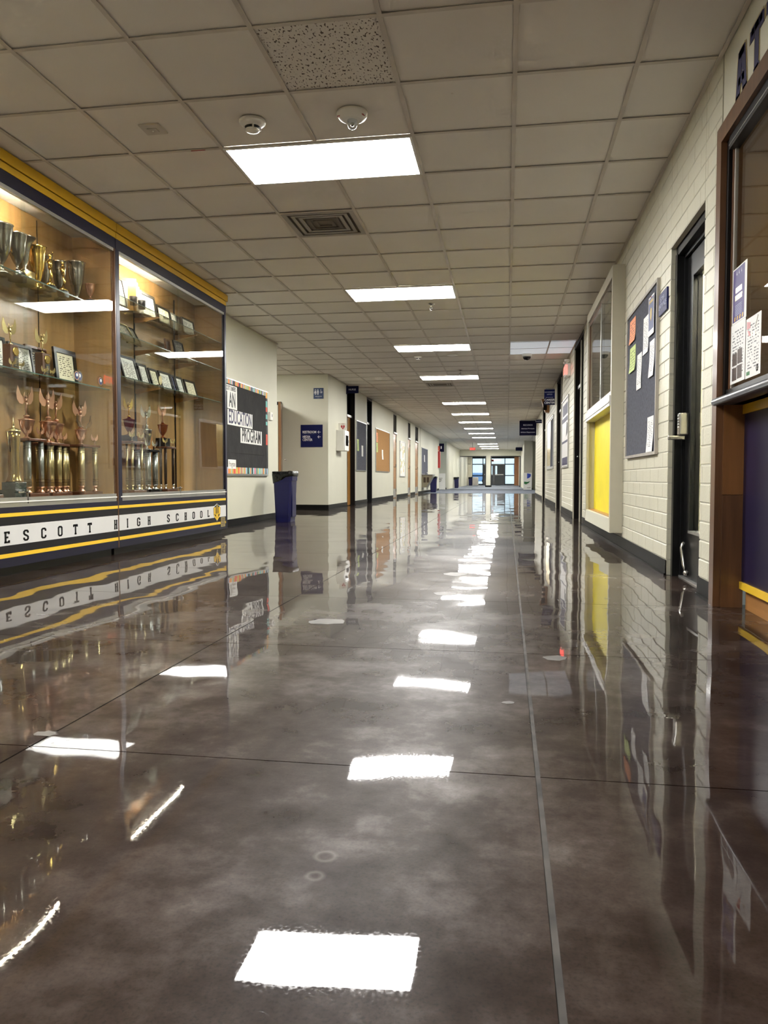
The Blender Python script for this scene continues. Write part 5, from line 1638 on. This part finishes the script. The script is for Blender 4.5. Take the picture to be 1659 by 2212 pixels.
for (a, b, c0, c1) in ((3.85, 3.925, 1.175, 1.232), (3.772, 3.842, 1.178, 1.245), (3.855, 3.925, 1.105, 1.165), (3.772, 3.845, 1.108, 1.170)):
    part('photo', 'photo_dark', p, XP - .0016, XP - .001, a, b, c0, c1)
p = thing('craft_flyer', (XP, 3.61, 1.09), 'white flyer with red book and scissors drawings, right of the photo flyer', 'poster')
part('sheet', 'flyer_white', p, XP - .001, XP, 3.508, 3.718, 1.09, 1.357)
MB(panel_xf('R', (XP - .001, 3.705, 1.31))).prism([(0, 0), (.05, .0), (.05, .025), (0, .035)], 0, .0008).build('red_mark', 'red_paint', p)
MB(panel_xf('R', (XP - .001, 3.695, 1.285))).prism([(0, .02), (.03, .012), (.045, -.01), (.02, -.008)], 0, .0008).build('red_mark', 'red_paint', p)
MB(panel_xf('R', (XP - .001, 3.59, 1.30))).prism([(0, 0), (.006, .0), (.045, .045), (.036, .05)], 0, .0008).build('pencil_mark', 'vent_grey', p)
MB(panel_xf('R', (XP - .001, 3.60, 1.275))).lathe([(.014, 0), (.014, .0008)], (0, 0, 0), 12).build('badge_mark', 'pale_gold', p)
MB(panel_xf('R', (XP - .001, 3.70, 1.103))).box(0, .045, 0, .016, 0, .0008).build('green_mark', 'logo_green', p)
for s in (0, 1):
    MB().tube([(XP - .0015, 3.555 - .012 * s, 1.105), (XP - .0015, 3.545 - .012 * s, 1.12), (XP - .0015, 3.555 - .012 * s, 1.135), (XP - .0015, 3.562 - .012 * s, 1.12), (XP - .0015, 3.555 - .012 * s, 1.105)], .0015, 5).build('scissor_ring', 'ink_black', p)

# ---- grey notice board with papers
tack_board(5.60, 6.97, .81, 2.03, 'felt_grey', 'grey notice board with pinned papers on the right brick wall', 'R', rim='vent_grey')
xb = XR - .012
sheet(xb, -1, 6.55, 6.84, 1.772, 1.967, 'flyer_orange', 'orange notice at far upper corner of the right notice board', .010)
sheet(xb, -1, 6.53, 6.82, 1.527, 1.737, 'flyer_green', 'green notice below the orange one on the right notice board', .010)
sheet(xb, -1, 5.955, 6.17, 1.58, 1.86, 'flyer_white', 'white notice left of the blue crest notice, right board', .010)
sheet(xb, -1, 5.71, 5.895, 1.375, 1.637, 'flyer_white', 'white notice directly below the blue crest notice', .010)
sheet(xb, -1, 6.23, 6.44, 1.345, 1.625, 'flyer_white', 'white notice at the middle of the right notice board', .010)
sheet(xb, -1, 5.705, 5.945, .833, 1.09, 'flyer_white', 'white notice alone near the bottom of the right notice board', .010)
p = thing('crest_notice', (xb, 5.81, 1.68), 'blue notice with a yellow crest, top near corner of right board', 'paper')
part('sheet', 'paper', p, xb - .010, xb - .009, 5.706, 5.920, 1.676, 1.955)
part('blue_field', 'paper_blue', p, xb - .0108, xb - .010, 5.72, 5.908, 1.715, 1.945)
MB(panel_xf('R', (xb - .0108, 5.815, 1.775))).prism([(0, 0), (.035, .03), (.04, .08), (0, .10), (-.04, .08), (-.035, .03)], 0, .0008).build('crest_mark', 'pale_gold', p)
part('title_bar', 'pale_gold', p, xb - .0114, xb - .0108, 5.74, 5.885, 1.905, 1.928)
part('drawing_pin', 'red_paint', p, xb - .014, xb - .0, 5.81, 5.818, 1.944, 1.952)

t = thing('entrance_sign', (XR, 5.48, 1.76), 'small navy staff sign between the notice board and the black door', 'sign')
part('sign_plate', 'sign_navy', t, XR - .012, XR - .001, 5.315, 5.585, 1.755, 1.90)
text('lettering', 'STAFF\nENTRANCE', .048, panel_xf('R', (XR - .0125, 5.45, 1.83)), 'lav_paper', t)

# ---- wall-hung display window with yellow panel below
t = thing('display_window', (XR - .05, 8.35, .14), 'cream boxed display window over a bright yellow panel', 'display case')
xa, x0_, y0, y1 = .930, XR - .0, 7.235, 9.47
CT = 'cream_trim'
part('end_board', CT, t, xa, x0_, y0, y0 + .04, .14, 2.57)
part('end_board', CT, t, xa, x0_, y1 - .04, y1, .14, 2.57)
part('top_board', CT, t, xa, x0_, y0 + .04, y1 - .04, 2.53, 2.57)
part('top_rail', CT, t, xa, xa + .03, y0 + .04, y1 - .04, 2.47, 2.53)
part('stile', CT, t, xa, xa + .03, y1 - .09, y1 - .04, .25, 2.47)
part('stile', CT, t, xa, xa + .03, y0 + .04, y0 + .06, .25, 2.47)
part('bottom_rail', 'cream_wall', t, xa, x0_, y0 + .04, y1 - .04, .14, .27)
part('ledge', 'case_white', t, xa - .012, x0_ + .1, y0 + .04, y1 - .04, 1.305, 1.40)
part('ledge_bead', 'case_white', t, xa - .018, xa - .012, y0 + .04, y1 - .04, 1.335, 1.348)
part('window_track', 'case_white', t, xa + .002, xa + .035, y0 + .06, y1 - .09, 1.40, 1.44)
part('inner_head', 'walnut_trim', t, xa + .02, xa + .05, y0 + .06, y1 - .09, 2.42, 2.47)
part('inner_jamb', 'walnut_trim', t, xa + .02, xa + .05, y1 - .12, y1 - .09, 1.44, 2.42)
ym = 8.16
part('sash_stile', 'alu', t, xa + .008, xa + .03, ym - .02, ym + .02, 1.44, 2.42)
part('sash_stile', 'black_frame', t, xa + .03, xa + .04, ym - .045, ym - .02, 1.44, 2.42)
part('window_pane', 'case_glass', t, xa + .012, xa + .017, y0 + .06, ym + .02, 1.44, 2.45)
part('window_pane', 'case_glass', t, xa + .026, xa + .031, ym - .02, y1 - .09, 1.44, 2.45)
part('back_board', 'cream_trim', t, XR + .17, XR + .19, 7.30, 9.42, 1.40, 2.52)
part('side_reveal', 'cream_trim', t, x0_, XR + .17, 9.38, 9.40, .24, 2.50)
part('side_reveal', 'cream_trim', t, x0_, XR + .17, 7.32, 7.34, .24, 2.50)
rb = random.Random(9)
for i in range(8):
    yy = 7.45 + .24 * i
    zz = 1.5 + .5 * rb.random()
    part('pinned_sheet', rb.choice(['school_yellow', 'coral_paper', 'paper_blue', 'lime_paper', 'paper']), t, XR + .164, XR + .17, yy, yy + .2, zz, zz + .34)
part('yellow_panel', 'bright_yellow', t, XR - .012, XR + .004, 7.32, 7.66, .27, 1.305)
part('yellow_panel', 'bright_yellow', t, XR - .016, XR + .004, 7.664, 9.40, .27, 1.305)
part('recess_jamb', 'cream_trim', t, xa + .03, XR - .0, 9.395, 9.43, .27, 1.305)
part('pencil_ledge', 'oak_base', t, xa + .03, XR - .017, y0 + .06, 9.39, .27, .28)

# ---- exit sign on the right wall with twin lamp heads
t = thing('exit_sign', (XR, 13.45, 2.38), 'wall exit sign glowing red edge-on above the right doorway', 'exit sign')
MB().box(XR - .085, XR - .0, 13.25, 13.60, 2.36, 2.57).build('sign_housing', 'white_plastic', t, bevel=.006)
part('sign_face', 'white_plastic', t, XR - .090, XR - .085, 13.27, 13.58, 2.38, 2.55)
part('lit_edge', 'exit_red', t, XR - .09, XR - .055, 13.246, 13.25, 2.385, 2.545)
text('lettering', 'EXIT', .17, panel_xf('R', (XR - .0925, 13.425, 2.465)), 'exit_red', t, bold=.001)
for s in (-.13, .13):
    MB().lathe([(.02, 0), (.045, .03), (.045, .05)], (XR - .06, 13.425 + s, 2.585), 14).build('lamp_head', 'white_plastic', t)

def frame_poster(y0, y1, z0, z1, label):
    t = thing('poster_frame', (XR, (y0 + y1) / 2, z0), label, 'poster')
    for (a, b, cc, dd) in ((y0, y1, z0, z0 + .03), (y0, y1, z1 - .03, z1), (y0, y0 + .03, z0 + .03, z1 - .03), (y1 - .03, y1, z0 + .03, z1 - .03)):
        part('frame_bar', 'alu', t, XR - .022, XR, a, b, cc, dd)
    part('poster_sheet', 'case_white', t, XR - .010, XR, y0 + .03, y1 - .03, z0 + .03, z1 - .03)
    return t
t = frame_poster(13.47, 15.02, .83, 2.08, 'white poster with navy bars past the dark double doors')
for (z, h, a, b) in ((1.78, .20, 13.7, 14.8), (1.66, .08, 13.55, 14.95), (1.28, .04, 13.55, 14.95), (.88, .14, 13.6, 14.9)):
    part('navy_bar', 'ink_navy', t, XR - .012, XR - .010, a, b, z, z + h)
MB(panel_xf('R', (XR - .010, 14.0, 1.38))).prism([(0, 0), (.3, .05), (.36, .22), (.12, .26)], 0, .002).build('dark_shape', 'ink_black', t)
t = frame_poster(17.75, 20.6, .86, 2.09, 'framed gold and grey poster beyond the career sign')
part('gold_field', 'pale_gold', t, XR - .012, XR - .010, 18.9, 20.5, .95, 2.04)
MB(panel_xf('R', (XR - .010, 18.95, .92))).prism([(0, 0), (1.0, .0), (1.1, 1.1), (.1, 1.1)], 0, .003).build('grey_shape', 'felt_grey', t)

def flag_sign(x0, x1, y, z0, z1, mat, lines, label, nm='hanging_sign'):
    t = thing(nm, ((x0 + x1) / 2, y, z0), label, 'sign')
    part('sign_plate', mat, t, x0, x1, y - .012, y + .012, z0, z1)
    part('mount_bar', 'alu', t, x0 + .03, x1 - .01, y - .006, y + .006, z1, min(z1 + .03, ZC - .002))
    for (s, size, z, ink) in lines:
        text('lettering', s, size, panel_xf('F', ((x0 + x1) / 2, y - .0125, z)), ink, t, bold=.0008)
    return t
t = flag_sign(.805, 1.035, 17.5, 2.275, 2.615, 'sign_navy', [('ADVISEMENT', .037, 2.555, 'lav_paper'), ('OFFICE', .037, 2.505, 'lav_paper'), ('CAREER', .062, 2.385, 'white_ink'), ('CENTER', .062, 2.32, 'white_ink')], 'navy projecting sign reading ADVISEMENT OFFICE and CAREER CENTER')
part('rule_line', 'lav_paper', t, .83, 1.0, 17.485, 17.488, 2.438, 2.444)
part('lower_field', 'sign_dark', t, .805, 1.035, 17.4865, 17.488, 2.275, 2.435)
flag_sign(.425, 1.02, 28.0, 2.175, 2.70, 'sign_dark', [('RECORDS', .075, 2.545, 'lav_paper'), ('Assistant Principals', .060, 2.42, 'lav_paper'), ('Athletic Department', .060, 2.29, 'lav_paper')], 'wide dark hanging sign listing Assistant Principals and Athletic Department')
flag_sign(.86, 1.035, 24.0, 2.33, 2.43, 'sign_dark', [('REGISTRAR', .040, 2.38, 'lav_paper')], 'thin dark projecting sign reading REGISTRAR')
flag_sign(.55, .985, 52.0, 2.48, 2.70, 'sign_dark', [], 'tiny dark hanging sign near the glazed end wall')
t = thing('wall_speaker', (XR, 19.9, 2.2), 'tan wedge-shaped wall speaker under the career sign', 'speaker')
MB(panel_xf('F', (XR, 19.8, 2.30))).prism([(0, 0), (-.10, .02), (-.20, .34), (0, .34)], -.3, 0).build('speaker_shell', 'oak_base', t)
part('speaker_grille', 'dark_brown', t, XR - .15, XR - .06, 19.79, 19.80, 2.36, 2.58)

t = thing('exit_sign', (-2.0, 45.0, 2.26), 'red lit exit sign hanging left of the far ceiling lamps', 'exit sign')
part('sign_housing', 'white_plastic', t, -2.18, -1.82, 44.99, 45.04, 2.25, 2.44)
part('stem', 'white_plastic', t, -2.02, -1.98, 45.0, 45.03, 2.44, 2.73)
part('sign_face', 'coral_paper', t, -2.16, -1.84, 44.985, 44.99, 2.27, 2.42)
text('lettering', 'EXIT', .15, panel_xf('F', (-2.0, 44.984, 2.345)), 'exit_red', t, bold=.001)
t = thing('lobby_sign', (-1.05, 64.0, 2.3), 'small red warning sign over the exterior doors', 'sign')
part('sign_plate', 'coral_paper', t, -1.6, -1.3, 75.8, 75.83, 2.28, 2.5)

# ================================================================== OUTSIDE
B(-60, 60, 76.2, 200, -.3, -.15).build('ground_outside', 'snow', kind='structure')
bd = thing('school_building', (-4, 118, 0), 'pale building seen through the entrance glass', 'building')
part('facade', 'pale_stucco', bd, -18, 14, 118, 126, -.2, 6)
for x in (-8.5, -3.6, 1.0):
    w = part('window', 'blue_grey', bd, x, x + 1.1, 117.9, 118.0, 1.3, 2.9)
    part('pane', 'pane_glass', w, x + .06, x + 1.04, 117.86, 117.88, 1.36, 2.84)
part('roof_edge', 'blue_grey', bd, -18, 14, 117.6, 118, 5.6, 6)
t = thing('parked_car', (-3.6, 101, 0), 'pale blue parked car outside the left entrance pane', 'car')
MB().box(-5.6, -2.2, 100, 101.7, .25, .85).build('car_body', 'blue_grey', t, bevel=.12)
MB().box(-5.0, -2.8, 100.1, 101.6, .85, 1.35).build('car_cabin', 'blue_grey', t, bevel=.18)
for x in (-5.0, -2.9):
    MB(panel_xf('F', (x, 100.0, .30))).lathe([(.32, -.1), (.32, .04)], (0, 0, 0), 16).build('wheel', 'ink_black', t)
